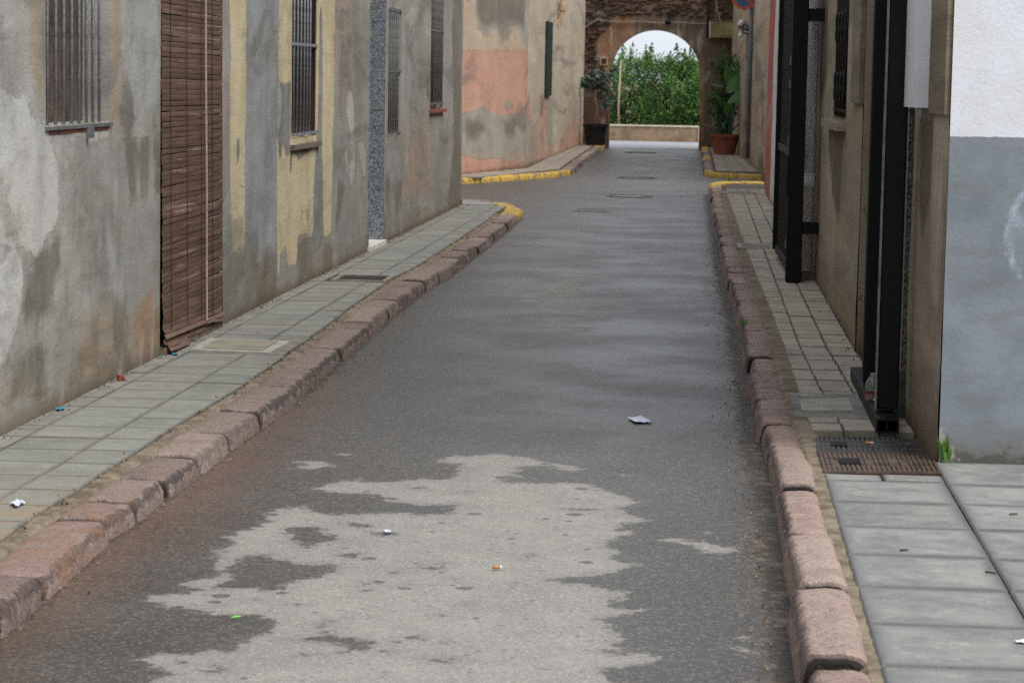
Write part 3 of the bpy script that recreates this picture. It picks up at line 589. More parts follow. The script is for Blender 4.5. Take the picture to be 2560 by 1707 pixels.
kerb(padR, [(krx(14.0), 14.0)] + KR[8:-1] + [(.065, 34.0)], -1, KWR - .008, TOPR - .012, M_stone_r, lo=.42, hi=.8, amp=.010)
kerb(padR, [(.065, 34.0), (.055, 36.2)], -1, KWR, TOPR - .012, M_stone_r, lo=.3, hi=.6); kerb(padR, [(.055, 36.2)] + KR_turn[1:], -1, .17, TOPR - .01, lambda p: M_yellow if p.x < 3 else M_stone_r, hi=.9)
mortar(padR, off_line(KR, KWR - .03, -1), off_line(KR, KWR + MOR + .06, -1), .079, M_joint)
RY = [9.82, 9.66, 9.16, 8.64, 8.11, 7.60, 7.07, 6.55, 6.02, 5.5, 4.98, 4.46, 3.94]
SX = [.485, .945, 1.405, 1.865, 2.325]
for j, (a, b) in enumerate(zip(RY, RY[1:])):
    for i, (x0, x1) in enumerate(zip(SX, SX[1:])):
        if j == 0 and i == 0:
            tile(padR, [(x0, b), (.71, b), (.71, a), (x0, a)], PAV, M_slab, 'paving_slab'); tile(padR, [(.71, b), (x1, b), (x1, a), (.71, a)], PAV, M_slab, 'paving_slab'); continue
        if i > 0 and j == 0: continue
        if i > 0 and j == 1: a = 9.62
        tile(padR, [(x0, b), (x1, b), (x1, a), (x0, a)], PAV, M_slab, 'paving_slab', ch=.007, gap=.003)
for x0, x1 in zip(SX[1:], SX[2:]): tile(padR, [(x0, 9.62), (x1, 9.62), (x1, 10.2), (x0, 10.2)], PAV, M_slab, 'paving_slab', ch=.007, gap=.003)
def rwx(y): return float(np.interp(y, [10.21, 12.4, 14.43, 35.2], [.962, .905, .873, .815]))
nR = 0; rest = MB(); y = 11.05; inr = np.array(innR)
TW, TL = .155, .235
while y < 35.9:
    y1 = y + TL
    e = float(np.interp(y, inr[:, 1], inr[:, 0])) + .02; wx = rwx(y) if y < 35 else .9; x = wx
    skew = random.uniform(-.004, .004)
    k = 0
    while x - e > .05:
        x0 = max(x - TW, e)
        if x0 - e < .06: x0 = e
        ymid = (y+y1)/2
        blocked = (11.5 < ymid < 12.3 and x > .42) or (23.1 < ymid < 23.72 and x0 < .62) or (34.2 < ymid < 34.9 and x0 < .66)
        if not blocked:
            nR += 1
            if nR <= 300: tile(padR, [(x0, y + skew), (x, y), (x, y1), (x0, y1 + skew)], PAV, M_tile_r, jig=.003, tilt=.010, ch=.004, gap=.004)
            else: rest.prism([(x0 + .004, y + .004), (x - .004, y + .004), (x - .004, y1 - .004), (x0 + .004, y1 - .004)], .06, PAV + random.uniform(-.002, .002))
        x = x0; k += 1
        if x0 <= e + 1e-4: break
    y = y1
me = rest.mesh('paving_tiles', M_tile_far); tag(link('paving_tiles', me, (0, 0, 0), padR), kind='stuff')
# concrete patches in the right pavement
M_patch = simple('patched_concrete', C(132, 128, 120), C(104, 100, 94), 8, .95, .5, .01, grain=C(84, 78, 70))
for pl in ([(.43, 11.45), (.95, 11.45), (.93, 12.35), (.43, 12.35)], [(.30, 23.0), (.86, 23.0), (.86, 23.75), (.29, 23.75)], [(.20, 34.1), (.70, 34.1), (.70, 35.0), (.20, 35.0)]):
    MB().prism(pl, .05, .088).build('concrete_patch', M_patch, padR)

# far pavements across the side street
padA = slab_base('far_left_pavement', [(x, y) for x, y in off_line(FLK, .1, 1)] + [(-2.9, 58.4), (-3.0, 42.0), (-4.2, 37.9), (-12, 37.4)], M_bed, .07)
kerb(padA, FLK, 1, .2, TOPL + .015, lambda p: M_yellow if (p.y < 42.4 or p.y > 56.3) else M_stone_l, lo=.6, hi=1.1)
padB = slab_base('far_right_pavement', [(x, y) for x, y in off_line(FRK, .1, -1)] + [(.9, 58.2), (.75, 52), (.95, 41.9), (9, 41.5)][0:3] + [(9, 42.5)], M_bed, .07)
kerb(padB, FRK, -1, .17, TOPL + .015, lambda p: M_yellow if (p.y < 43.3 or 48.5 < p.y < 50.8 or p.y > 54.2) else M_stone_l, lo=.6, hi=1.1)
for pad, xin, xout, ya, yb in ((padA, lambda y: np.interp(y, [41.9, 44.5, 52, 58.4], [-2.44, -2.47, -2.52, -2.56]), lambda y: -2.98, 42.0, 58.0), (padB, lambda y: np.interp(y, [42.5, 50, 58], [.16, .12, .07]), lambda y: np.interp(y, [42, 52, 58], [.9, .72, .66]), 42.6, 57.6)):
    y = ya
    while y < yb:
        a, b = float(xin(y)), float(xout(y)); n = 2 if pad is padA else 3
        for k in range(n):
            p, q = a + (b - a)*k/n, a + (b - a)*(k+1)/n
            tile(pad, [(min(p, q), y), (max(p, q), y), (max(p, q), y + .5), (min(p, q), y + .5)], PAV + .006, M_tile_far, jig=.002)
        y += .5
for k in range(16):
    t0 = k/16; t1 = (k+1)/16; A_, B_ = Vector((-12, 36.0)), Vector((-3.72, 37.5)); 
    if k > 9:
        p, q = A_.lerp(B_, t0), A_.lerp(B_, t1); tile(padA, [tuple(p), tuple(q), (q.x - .15, q.y + .55), (p.x - .15, p.y + .55)], PAV + .006, M_tile_far)
for k in range(8):
    A_, B_ = Vector((-3.45, 37.75)), Vector((-2.44, 41.9)); p, q = A_.lerp(B_, k/8), A_.lerp(B_, (k+1)/8)
    tile(padA, [tuple(p), tuple(q), (q.x - .55, q.y + .15), (p.x - .5, p.y + .1)], PAV + .006, M_tile_far)

# ================================================================ HOUSES, LEFT SIDE
gw = lambda P, w=LW: w.poly(P)
H = 4.3
cr1 = lambda P: crop(0, 0, 3.267, P); cr1b = lambda P: crop(0, 440, 3.267, P); cr2 = lambda P: crop(500, 0, 3.267, P); cr2b = lambda P: crop(500, 400, 3.267, P)
house = thing('house', LW.pt(5.9, 0), 'grey stained plaster house with a barred window, nearest on the left', 'house')
lay = {
 'pale': [gw(P) for P in ([(-40, 200), (0, 215), (25, 245), (55, 223), (80, 240), (77, 275), (100, 300), (125, 335), (150, 440), (153, 541), (132, 590), (92, 645), (70, 636), (40, 602), (0, 636), (-60, 640)], [(-60, 640), (0, 640), (40, 604), (64, 650), (63, 700), (50, 770), (28, 860), (0, 920), (-60, 960)], [(116, 322), (277, 308), (270, 345), (230, 350), (215, 352), (205, 338), (180, 370), (160, 340), (150, 350), (130, 345)])],
 'warm': [gw(P) for P in ([(67, -60), (115, -60), (115, 290), (95, 250), (85, 200), (72, 150)], [(258, -60), (300, -60), (302, 300), (285, 330), (277, 296), (272, 150)], [(205, 800), (290, 760), (330, 790), (330, 900), (210, 960)])],
 'dark': [gw(P) for P in ([(303, 150), (316, 140), (334, 230), (330, 330), (345, 350), (400, 325), (400, 470), (362, 492), (330, 486), (324, 420), (308, 330)], [(92, 650), (135, 590), (158, 550), (152, 640), (132, 730), (140, 800), (104, 770), (62, 800), (66, 715)], [(305, 720), (320, 755), (322, 780), (318, 900), (328, 930), (300, 930), (285, 850), (278, 740)], [(40, 900), (110, 880), (120, 970), (30, 990)])],
 'rust': [gw(P) for P in ([(337, 790), (350, 755), (372, 715), (386, 740), (396, 800), (398, 870), (345, 905), (334, 860)], [(208, 850), (230, 846), (247, 870), (240, 905), (214, 900)])],
 'cool': [gw(P) for P in ([(335, -60), (392, -60), (398, 240), (345, 300), (338, 330), (328, 250)], [(264, 530), (270, 560), (290, 640), (300, 760), (278, 760), (262, 640)])]}
M_h1 = plaster('grey_stained_render', C(150, 149, 143), C(114, 112, 105), C(150, 143, 130), [('warm', C(162, 146, 124), C(150, 138, 122), 1.2, .06, .8), ('cool', C(164, 166, 164), C(146, 147, 146), 1.0, .06, .8), ('pale', C(188, 187, 182), C(168, 167, 161), 1.2, .022, .9), ('dark', C(120, 115, 104), C(100, 95, 85), 1.6, .05, .85), ('rust', C(164, 128, 102), C(150, 124, 100), 1.2, .05, .8)], damp=(128, 108, 84), damp_h=.42)
sA, sB = 10.24, 11.86
seam1 = 11.90; seam2 = 16.53
w1 = (7.90, 9.11, 1.35, 2.75, .16)
facade('front_wall', LW, 0, seam1, 0, H, M_h1, house, [w1, (sA, sB, PAV - .02, 2.5, .3)], lay)
shell(LW, 0, seam1, 7, H, M_h1, M_roof, house)
W = window(house, LW, *w1[:4], M_brownfill, [LW.hit(x, 200)[0] for x in (121, 142, 162, 182, 200.5, 219, 235, 251)], [2.45], dp=.16, bar_r=.0075, bar_off=-.006, bar_z=(1.345, 2.75))
MB().box(LW.pt(8.5, 1.336, .002), (1.23, .022, .015), LW.ang).build('rail', M_metal_dark, W)
MB().box(LW.pt(8.5, 1.317, -.010), (1.10, .03, .016), LW.ang).build('sill', simple('shaded_red_sill', C(104, 58, 50), C(76, 44, 40), 12, .8), W); MB().box(LW.pt(8.62, 1.305, .012), (.03, .05, .05), LW.ang).build('grille_foot', M_metal_dark, W)  # sill colour darkened to stand for the thin shadow under the rail
dr_ = MB(); dr_.box(LW.pt((sA+sB)/2, 1.28, -.27), (sB - sA, .05, 2.45), LW.ang); dr_.build('door', M_dark, house)
MB().box(LW.pt((sA+sB)/2, .10, -.12), (sB - sA - .01, .30, .05), LW.ang).build('doorstep', M_joint, house)

# ---- the slatted roller blind hanging over the door
def blind_mat():
    b = NB('worn_brown_slat_wood'); P = b.obj(3, 20, 40); r = b.rnd(); n = b.noise(b.pos(4, 3, 60), 1, 5, .65); n2 = b.noise(b.pos(9, .9, 34), 1, 5, .7)
    col = b.mix(b.ss(n, .36, .68), C(112, 86, 71), C(89, 68, 57)); hv = b.nd('ShaderNodeHueSaturation', {'Color': col, 'Value': b.mth('ADD', .84, b.mth('MULTIPLY', r, .32))}); col = hv.outputs[0]
    col = b.mix(b.mth('MULTIPLY', b.ss(b.mth('ADD', n2, b.mth('MULTIPLY', r, .12)), .66, .74), .75), col, C(166, 148, 136)); col = b.mix(b.mth('MULTIPLY', b.ss(n2, .42, .28), .5), col, C(74, 52, 44))
    return b.out(col, b.ss(n, .3, .7, .45, .65), n, .3, .003, .35)
M_blind = blind_mat(); M_cord = simple('pale_cord', C(176, 164, 150), C(150, 138, 126), 40, .9); M_string = simple('dark_string', C(52, 36, 32), C(40, 30, 27), 40, .9)
blind = thing('door_blind', LW.pt(11.05, PAV), 'brown slatted wooden roller blind with a pale cord covering the doorway', 'blind')
bs0, bs1 = 10.255, 11.90; BL = bs1 - bs0; pitch = .0286
def slat_mesh(L, seed, hgt=.0268, bow=.003):
    mb = MB(); n = 12; prof = [(-.5, .001), (-.46, .0030), (0, .0036), (.46, .0030), (.5, .001), (.5, -.002), (-.5, -.002)]
    for i in range(n+1):
        t = i/n; x = (t - .5)*L; zo = bow*mn.noise((t*3.0, seed*7.7, 1)) + bow*.5*mn.noise((t*9, seed*3.3, 4)); yo = .004*mn.noise((t*2.2, seed*5.1, 8))
        for a, o in prof: mb.v.append((x, o + yo, a*hgt*(1 + .12*mn.noise((t*14, seed, 2))) + zo))
    m = len(prof)
    for i in range(n):
        for j in range(m): mb.f.append((i*m + j, i*m + (j+1) % m, (i+1)*m + (j+1) % m, (i+1)*m + j))
    mb.f += [tuple(range(m))[::-1], tuple(range(n*m, n*m + m))]
    mb.f = [f[::-1] for f in mb.f]
    # y is outwards from the wall: mirror so that +y local points to the street
    mb.v = [(-x, -y, z) for x, y, z in mb.v]
    return mb.mesh('slat', M_blind)
SL = [slat_mesh(BL, k) for k in range(9)]; SLs = [slat_mesh(BL*.30, 20 + k) for k in range(2)]
z = .225; k = 0
bulge = lambda z: .006 + .005*math.sin(max(0, z)*2.1 + .6) + .02*max(0, .45 - z)
while z < 2.5:
    j = random.uniform(-.004, .004)
    sag = (random.uniform(-.0035, .0035) + (.010 if z < .4 else 0) - .004*math.sin(z*3))
    o = link('slat', random.choice(SL), LW.pt((bs0+bs1)/2 + j, z, bulge(z) + random.uniform(-.002, .002)), blind, (R(random.uniform(-4, 4)), sag, LW.ang)); z += pitch*random.uniform(.97, 1.03); k += 1
for (fs, fz, fo, rx, ry, me) in ((.5, .198, .022, 28, .012, SL[1]), (.49, .172, .034, 38, .016, SL[4]), (.5, .150, .020, -20, .018, SL[2]), (.48, .132, .028, 24, .026, SL[6]), (.16, .108, .050, 40, .02, SLs[0]), (.80, .150, .040, 36, .05, SLs[1]), (.16, .128, .040, 26, .015, SLs[1])):
    link('slat', me, LW.pt(bs0 + BL*fs, fz, fo), blind, (R(-rx), ry, LW.ang))
for t in (.10, .36, .60, .80, .975):
    MB().tube([LW.pt(bs0 + BL*t, zz_, bulge(zz_) + .012) for zz_ in (.12, .3, .6, 1.0, 1.5, 2.0, 2.5)], .0022, 5).build('blind_string', M_string, blind)
MB().tube([LW.pt(bs0 + BL*.655 + .012*math.sin(zz_*2), zz_, bulge(zz_) + .022) for zz_ in (.17, .5, .9, 1.3, 1.7, 2.1, 2.5)], .0055, 6).build('cord', M_cord, blind)

# ---- yellow house
house2 = thing('house', LW.pt((seam1+seam2)/2, 0), 'house with peeling yellow paint over grey render and one tall barred window', 'house')
lay = {
 'yellow': [gw(P) for P in ([(574, -80), (617, -80), (614, 300), (612, 612), (606, 640), (598, 612), (592, 640), (580, 636), (577, 560), (573, 400), (574, 200)], [(697, -80), (838, -80), (834, 300), (829, 560), (826, 592), (808, 595), (806, 500), (790, 560), (775, 592), (748, 588), (744, 650), (738, 676), (722, 665), (712, 628), (700, 640), (694, 720), (692, 600), (694, 330)])],
 'mauve': [gw([(549, -80), (574, -80), (573, 300), (574, 460), (560, 500), (546, 520)])],
 'band': [gw([(615, -80), (697, -80), (694, 300), (692, 650), (660, 690), (632, 640), (613, 560), (613, 300)])],
 'grey2': [gw(P) for P in ([(801, 18), (805, 22), (807, 100), (806, 300), (807, 600), (786, 640), (781, 600), (786, 420), (795, 300), (798, 150)], [(698, 215), (727, 205), (728, 335), (723, 352), (727, 385), (715, 388), (708, 352), (700, 400), (695, 330), (694, 230)], [(722, 366), (792, 352), (778, 374), (762, 385), (747, 402), (737, 384), (724, 384)], [(724, 384), (730, 392), (729, 432), (724, 428)], [(592, 345), (598, 350), (597, 400), (592, 410)])],
 'pale': [gw([(694, 195), (704, 230), (702, 300), (695, 350), (692, 320)])],
 'dirt': [gw([(630, 650), (690, 610), (691, 760), (640, 790), (636, 700)]), gw([(744, 595), (770, 592), (782, 640), (782, 700), (750, 712), (742, 660)]), gw([(806, 600), (826, 595), (832, 660), (808, 690)])]}
M_h2 = plaster('peeling_yellow_render', C(154, 153, 148), C(126, 125, 119), C(156, 147, 133), [('band', C(154, 157, 157), C(134, 137, 138), .5, .02), ('yellow', C(202, 190, 158), C(188, 174, 142), 1.1, .011), ('mauve', C(152, 142, 138), C(140, 132, 128), .5, .01), ('grey2', C(140, 140, 137), C(120, 116, 110), .5, .012), ('pale', C(172, 174, 174), C(160, 160, 160), .5, .015), ('dirt', C(128, 115, 98), C(106, 96, 82), 1.6, .08, .7)], damp=(122, 104, 84), damp_h=.34, mott=.42, streak_amt=.6, seed=2.0, sq=.32)
w2 = (14.49, 15.62, 1.145, 2.75, .16)
facade('front_wall', LW, seam1, seam2, 0, H + .5, M_h2, house2, [w2], lay, rough=.005)
shell(LW, seam1 + .001, seam2, 7, H + .5, M_h2, M_roof, house2)
window(house2, LW, *w2[:4], M_brownwood, [LW.hit(x, 220)[0] for x in (734, 743, 751.6, 760, 767.5, 774.5)], [1.165, 1.80], dp=.15, bar_r=.0075, bar_off=.0, sill=(14.44, 15.74, 1.098, .035, .03), sill_mat=simple('dark_stone_sill', C(124, 112, 102), C(92, 84, 77), 12, .9, .4), bar_z=(1.16, 2.75), foot=1.13)

MB().box(LW.pt(15.603, 1.94, -.078), (.026, .142, 1.58), LW.ang).build('shutter', M_brownwood, house2)
# ---- grey-brown house with granite doorway
house3 = thing('house', LW.pt((seam2+26.9)/2, 0), 'grey brown plaster corner house with a granite lined doorway and two narrow windows', 'house')
lay = {
 'drip': [gw(P) for P in ([(866, 230), (880, 228), (885, 300), (888, 380), (886, 440), (880, 470), (872, 440), (876, 400), (874, 340), (865, 280)], [(861, 358), (866, 372), (872, 420), (868, 440), (860, 400)], [(893, 360), (906, 355), (914, 380), (916, 450), (908, 440), (900, 400)])],
 'lightgrey': [gw(P) for P in ([(966, 370), (985, 360), (1004, 400), (1000, 470), (985, 520), (968, 480)], [(1015, 60), (1030, 80), (1030, 330), (1018, 380), (1012, 200)], [(838, 300), (858, 330), (872, 450), (866, 600), (838, 640)])],
 'dark': [gw(P) for P in ([(846, 440), (860, 470), (845, 560), (838, 600), (842, 500)], [(1128, -60), (1156, -60), (1152, 520), (1120, 530), (1134, 300)], [(965, 430), (974, 450), (972, 530), (965, 560)], [(986, 470), (1004, 440), (1006, 520), (990, 545)], [(1068, 195), (1073, 200), (1072, 260), (1064, 230)])],
 'pinkish': [gw([(1005, 300), (1070, 300), (1072, 480), (1010, 500)]), gw([(845, -50), (880, -50), (862, 200), (842, 300)])]}
M_h3 = plaster('grey_brown_render', C(150, 147, 140), C(122, 119, 112), C(146, 138, 126), [('pinkish', C(156, 140, 126), C(146, 132, 120), 1.0, .06), ('lightgrey', C(148, 147, 143), C(136, 134, 130), .9, .05), ('dark', C(112, 103, 91), C(96, 88, 77), 1.2, .06, .7), ('drip', C(182, 178, 170), C(170, 166, 158), .45, .012)], damp=(118, 100, 78), damp_h=.40, mott=.4, seed=4.0, sq=.25)
w3 = (19.86, 20.78, 1.035, 2.205, .14); w4 = (23.4, 24.66, 1.22, 2.95, .14); d3 = (18.57, 19.60, .12, 2.7, .30)
facade('front_wall', LW, seam2, 26.88, 0, H, M_h3, house3, [w3, w4, d3], lay, ds=.07)
shell(LW, seam2 + .001, 26.88, 7, H, M_h3, M_roof, house3)
window(house3, LW, *w3[:4], M_brownfill, [19.93 + .13*i for i in range(6)], [1.06, 1.63, 2.19], dp=.13, bar_r=.0065, foot=1.0, bar_mat=M_metal_dark)
window(house3, LW, *w4[:4], M_brownwood, [23.5 + .15*i for i in range(8)], [1.30, 2.07], dp=.13, bar_r=.0065, sill=(23.3, 24.75, 1.235, .03, .04), sill_mat=M_redsill, bar_mat=M_metal_dark, bar_z=(1.30, 2.95), foot=1.265)
dp3 = LW.pt((d3[0]+d3[1])/2, .12)
fr = MB(); zj = 1.16                                   # granite lining in two lengths, proud of the rough reveal
for za, zb in ((.125, 1.275), (1.283, 2.7)):
    for sq in (d3[1] - .0145, d3[0] + .0145): MB().box(LW.pt(sq, (za+zb)/2, -.142), (.025, .30, zb - za), LW.ang).build('granite_jamb', M_granite, house3)
MB().box(LW.pt((d3[0]+d3[1])/2, .095, -.13), (1.02, .34, .052), LW.ang).build('marble_threshold', M_marble, house3)
MB().box(LW.pt((d3[0]+d3[1])/2, 1.42, -.285), (1.0, .04, 2.58), LW.ang).build('door', M_brownwood, house3)
MB().tube([LW.pt(18.62, .30, -.05), LW.pt(18.62, .9, -.05)], .012, 6)

# ================================================================ FAR LEFT: pink house on the corner
PA = Wall((-4.50, 34.6), (-3.04, 42.7), 1); PB = Wall((-3.04, 42.7), (-2.86, 58.45), 1)
pink = thing('house', (-3.6, 46, 0), 'salmon pink house with grey damp patches on the far corner before the arch', 'house')
gA = lambda P: PA.poly(P); gB = lambda P: PB.poly(P); cp = lambda P: crop(1100, 0, 4.612, P)
layA = {'pinkp': [gA([(1100, 128), (1330, 127), (1330, 460), (1100, 470)])],
 'greyp': [gA(P) for P in ([(1190, -60), (1330, -60), (1325, 125), (1312, 118), (1302, 95), (1290, 62), (1270, 66), (1258, 78), (1247, 64), (1235, 70), (1222, 92), (1205, 84), (1195, 62), (1188, 30)], [(1100, 285), (1150, 288), (1180, 276), (1206, 268), (1240, 286), (1280, 288), (1310, 282), (1335, 290), (1335, 410), (1290, 412), (1250, 396), (1200, 398), (1150, 385), (1100, 390)], [(1198, 225), (1206, 236), (1205, 248), (1198, 240)], [(1262, 243), (1272, 250), (1276, 266), (1285, 256), (1285, 262), (1270, 274), (1262, 265)], [(1243, 263), (1250, 262), (1246, 274)])],
 'darkp': [gA(P) for P in ([(1196, -60), (1315, -60), (1312, 80), (1290, 52), (1250, 56), (1220, 68), (1200, 60), (1192, 30)], [(1165, 305), (1200, 298), (1215, 320), (1190, 350), (1165, 345)], [(1258, 305), (1290, 300), (1285, 345), (1265, 340)])]}
layB = {'pinkp': [gB(P) for P in ([(1348, 240), (1362, 230), (1372, 300), (1360, 380), (1340, 410)], [(1405, 330), (1445, 280), (1445, 370), (1400, 390)], [(1318, 240), (1330, 260), (1332, 400), (1318, 420)])], 'greyp': [gB(P) for P in ([(1318, 300), (1345, 300), (1345, 420), (1318, 425)], [(1366, 230), (1382, 240), (1382, 380), (1368, 390)])], 'darkp': [gB([(1352, 240), (1362, 245), (1355, 300), (1350, 290)])]}
LAYP = [('pinkp', C(188, 146, 128), C(174, 137, 120), .9, .03), ('greyp', C(158, 152, 142), C(146, 138, 126), .9, .03), ('darkp', C(112, 104, 94), C(126, 118, 106), .8, .10)]
M_pinkA = plaster('salmon_pink_render', C(176, 159, 138), C(160, 145, 126), C(178, 154, 134), LAYP, damp=(178, 130, 108), damp_h=.34, mott=.30, streak_amt=.6, seed=6.0, sq=.3)
M_pinkB = plaster('cream_grey_render', C(180, 168, 150), C(156, 146, 132), C(188, 176, 160), [(a_, c_, d_, 1.5, .10, .75) for a_, c_, d_, *_ in LAYP], damp=(186, 136, 112), damp_h=.4, mott=.35, streak_amt=.8, seed=7.0, sq=.12)
facade('side_wall', PA, 0, PA.len, 0, 4.5, M_pinkA, pink, (), layA, ds=.12, dz=.05, zd=3.1)
slot = (PB.hit(1362, 150)[0], PB.hit(1375, 150)[0], PB.hit(1366, 240)[1], PB.hit(1368, 55)[1], .2)
facade('front_wall', PB, 0, PB.len, 0, 4.5, M_pinkB, pink, [slot], layB, ds=.15, dz=.06, zd=3.4)
bod = MB(); bod.prism([(-4.52, 34.62), (-3.05, 42.7), (-2.90, 58.4), (-9, 58.4), (-10, 35.6)], 0, 4.48); bod.build('rear_wall', M_pinkB, pink)
rf = MB(); rf.prism([(-4.40, 34.5), (-2.92, 42.7), (-2.74, 58.4), (-9.1, 58.5), (-10.1, 35.5)], 4.5, 4.62); rf.build('roof', M_roof, pink)
M_green = simple('dark_green_shutter', C(34, 50, 44), C(22, 34, 31), 8, .6)
so = PB.pt((slot[0]+slot[1])/2, slot[2]); MB().box(PB.pt((slot[0]+slot[1])/2, (slot[2]+slot[3])/2, .02), (slot[1]-slot[0], .05, slot[3]-slot[2]), PB.ang).build('shutter', M_green, pink, so)
M_clay = simple('clay_pipe', C(188, 160, 136), C(168, 142, 120), 8, .8)
sp = PB.hit(1395, 20); pz = [PB.hit(1395, v)[1] for v in (46, 27, 0)]
MB().tube([PB.pt(sp[0], pz[0] - .12, .01), PB.pt(sp[0], pz[0], .06), PB.pt(sp[0], pz[1], .09), PB.pt(sp[0], 4.4, .09)], .055, 10).build('drainpipe', M_clay, pink); MB().tube([PB.pt(sp[0], pz[1], .09), PB.pt(sp[0], pz[1] + .14, .09)], .075, 10).build('pipe_collar', M_clay, pink)

# ================================================================ THE ARCH
AW = Wall((-6, 58.5), (6, 58.5), -1); AY = 58.5; AT = .55
AXL, AXR, AZ = -2.27, -.19, 2.72; AR_ = (AXR - AXL)/2; ACX = (AXL + AXR)/2; ASP = AZ - AR_
arch = thing('archway', (ACX, AY, 0), 'old brick and plaster gate wall with a round arch at the end of the street', 'archway')
inner = [(AXL, zq) for zq in np.linspace(0, ASP, 22)] + [(ACX - AR_*math.cos(t), ASP + AR_*math.sin(t)) for t in np.linspace(0, math.pi, 41)[1:-1]] + [(AXR, zq) for zq in np.linspace(ASP, 0, 22)]
X0, X1, ZT = -5.0, 3.2, 4.7
def ray_out(p):
    if p[1] <= ASP: return (X0 if p[0] < ACX else X1, p[1])
    dx, dz = p[0] - ACX, p[1] - ASP; t = min((X1 - ACX)/dx if dx > 1e-6 else ((X0 - ACX)/dx if dx < -1e-6 else 1e9), (ZT - ASP)/dz if dz > 1e-6 else 1e9); return (ACX + dx*t, ASP + dz*t)
outer = [ray_out(p) for p in inner]
ci, nr = len(inner), 46; vs = []; fs = []; at = []
for k in range(nr+1):
    t = (k/nr)**1.25
    for (a, b_), (c_, d_) in zip(inner, outer):
        x, zq = a + (c_ - a)*t, b_ + (d_ - b_)*t; vs.append((x, AY - .018*mn.noise((x*2, zq*2, 4))*min(1, k/3) - .008*mn.noise((x*8, zq*8, 1))*min(1, k/3), zq)); at.append((x + 6, zq))
for k in range(nr):
    for i in range(ci-1): fs.append((k*ci + i, (k+1)*ci + i, (k+1)*ci + i + 1, k*ci + i + 1))
q0 = len(vs); vs += [(a, AY, b_) for a, b_ in inner] + [(a, AY + AT, b_) for a, b_ in inner] + [(a, AY + AT, b_) for a, b_ in outer]; at += [(a + 6, b_) for a, b_ in inner]*2 + [(a + 6, b_) for a, b_ in outer]
for i in range(ci-1): fs.append((q0 + i, q0 + i + 1, q0 + ci + i + 1, q0 + ci + i)); fs.append((q0 + ci + i, q0 + ci + i + 1, q0 + 2*ci + i + 1, q0 + 2*ci + i))
mb = MB(); mb.v = vs; mb.f = fs
c4 = lambda P: crop(1400, 0, 4.127, P); gR = lambda P: AW.poly(P)
band_in = [(1533, 155)]
layR = {'orange': [gR(c4([(765, 172), (560, 190), (470, 290), (400, 420), (395, 560), (430, 600), (500, 600), (545, 660), (640, 500), (770, 370)]))],
 'grey': [gR(c4([(760, 176), (1560, 215), (1560, 420), (1480, 560), (1430, 560), (1340, 430), (1130, 315), (1000, 300), (765, 380)])), gR(c4([(1430, 480), (1640, 400), (1640, 1500), (1440, 1500)]))],
 'low': [gR(c4([(150, 880), (540, 900), (530, 1560), (150, 1560)])), gR(c4([(1560, 900), (1900, 900), (1900, 1560), (1450, 1560)]))],
 'tan': [gR(c4([(440, 660), (540, 640), (540, 900), (440, 860)])), gR(c4([(480, 560), (560, 400), (680, 280), (760, 240), (770, 370), (640, 500), (560, 620)])), gR(c4([(1440, 600), (1490, 620), (1480, 1500), (1440, 1500)]))]}
M_arch = plaster('old_brick_mortar', C(96, 79, 66), C(72, 62, 54), C(102, 84, 68), [('low', C(92, 66, 54), C(74, 56, 48), 1, .08), ('orange', C(132, 97, 71), C(118, 88, 68), 1.0, .06), ('grey', C(108, 92, 78), C(88, 76, 66), 1.0, .05), ('tan', C(140, 108, 84), C(124, 98, 78), .6, .03)], damp=(70, 56, 46), damp_h=.4, bump=.8, mott=.7, kvec=(4, 4, 1), cracks=False, seed=8.0, sq=1.0)
ame = mb.mesh('wall', M_arch, (ACX, AY, 0), True)
for a, P in layR.items(): set_attr(ame, a, sdf(np.array(at), P) + 1)
try: ame.set_sharp_from_angle(angle=R(45))
except Exception: pass
link('wall', ame, (ACX, AY, 0), arch)
BR = []
for c in (C(106, 76, 60), C(92, 71, 58), C(78, 65, 56), C(114, 92, 74), C(68, 58, 51)):
    BR.append(simple('old_brick', c, tuple(x*.6 for x in c[:3]) + (1,), 14, .95, .6, .01, rnd=.2))
def brick_mesh(L, h, m):
    mb = MB(); mb.box((0, 0, 0), (L, .07, h)); mb.v = [(x + random.uniform(-.012, .012), y + random.uniform(-.012, .012), zq + random.uniform(-.007, .007)) for x, y, zq in mb.v]; return mb.mesh('brick', m)
BM = [brick_mesh(random.uniform(.09, .20), random.uniform(.020, .034), random.choice(BR)) for _ in range(26)]
rub = [gR(c4([(150, -330), (1900, -330), (1900, 185), (1540, 185), (1100, 170), (760, 150), (560, 175), (450, 300), (385, 420), (390, 560), (360, 680), (440, 700), (440, 860), (150, 880)])), gR(c4([(1690, 430), (1800, 430), (1810, 620), (1700, 640)]))]
nb = 0; zq = 1.35
pts = []
while zq < 3.75:
    x = -3.0 + random.uniform(0, .15)
    while x < .75:
        pts.append((x + 6, zq + random.uniform(-.012, .012))); x += random.uniform(.15, .30)
    zq += .050
ins = sdf(np.array(pts), rub, .3) > .01
for (a, zq), ok in zip(pts, ins):
    if ok and random.random() < .80 and nb < 300:
        link('brick', random.choice(BM), (a - 6, AY - .010 - random.uniform(-.012, .022), zq), arch, (random.uniform(-.08, .08), random.uniform(-.09, .09), random.uniform(-.08, .08))); nb += 1
M_cable = simple('old_grey_cable', C(128, 122, 112), C(96, 90, 82), 20, .8); M_cable_dk = simple('black_cable', C(28, 26, 25), C(20, 19, 18), 20, .7)
zc = lambda x: 2.90 - .02*(x + 3)/3.7 + .012*math.sin(x*7)
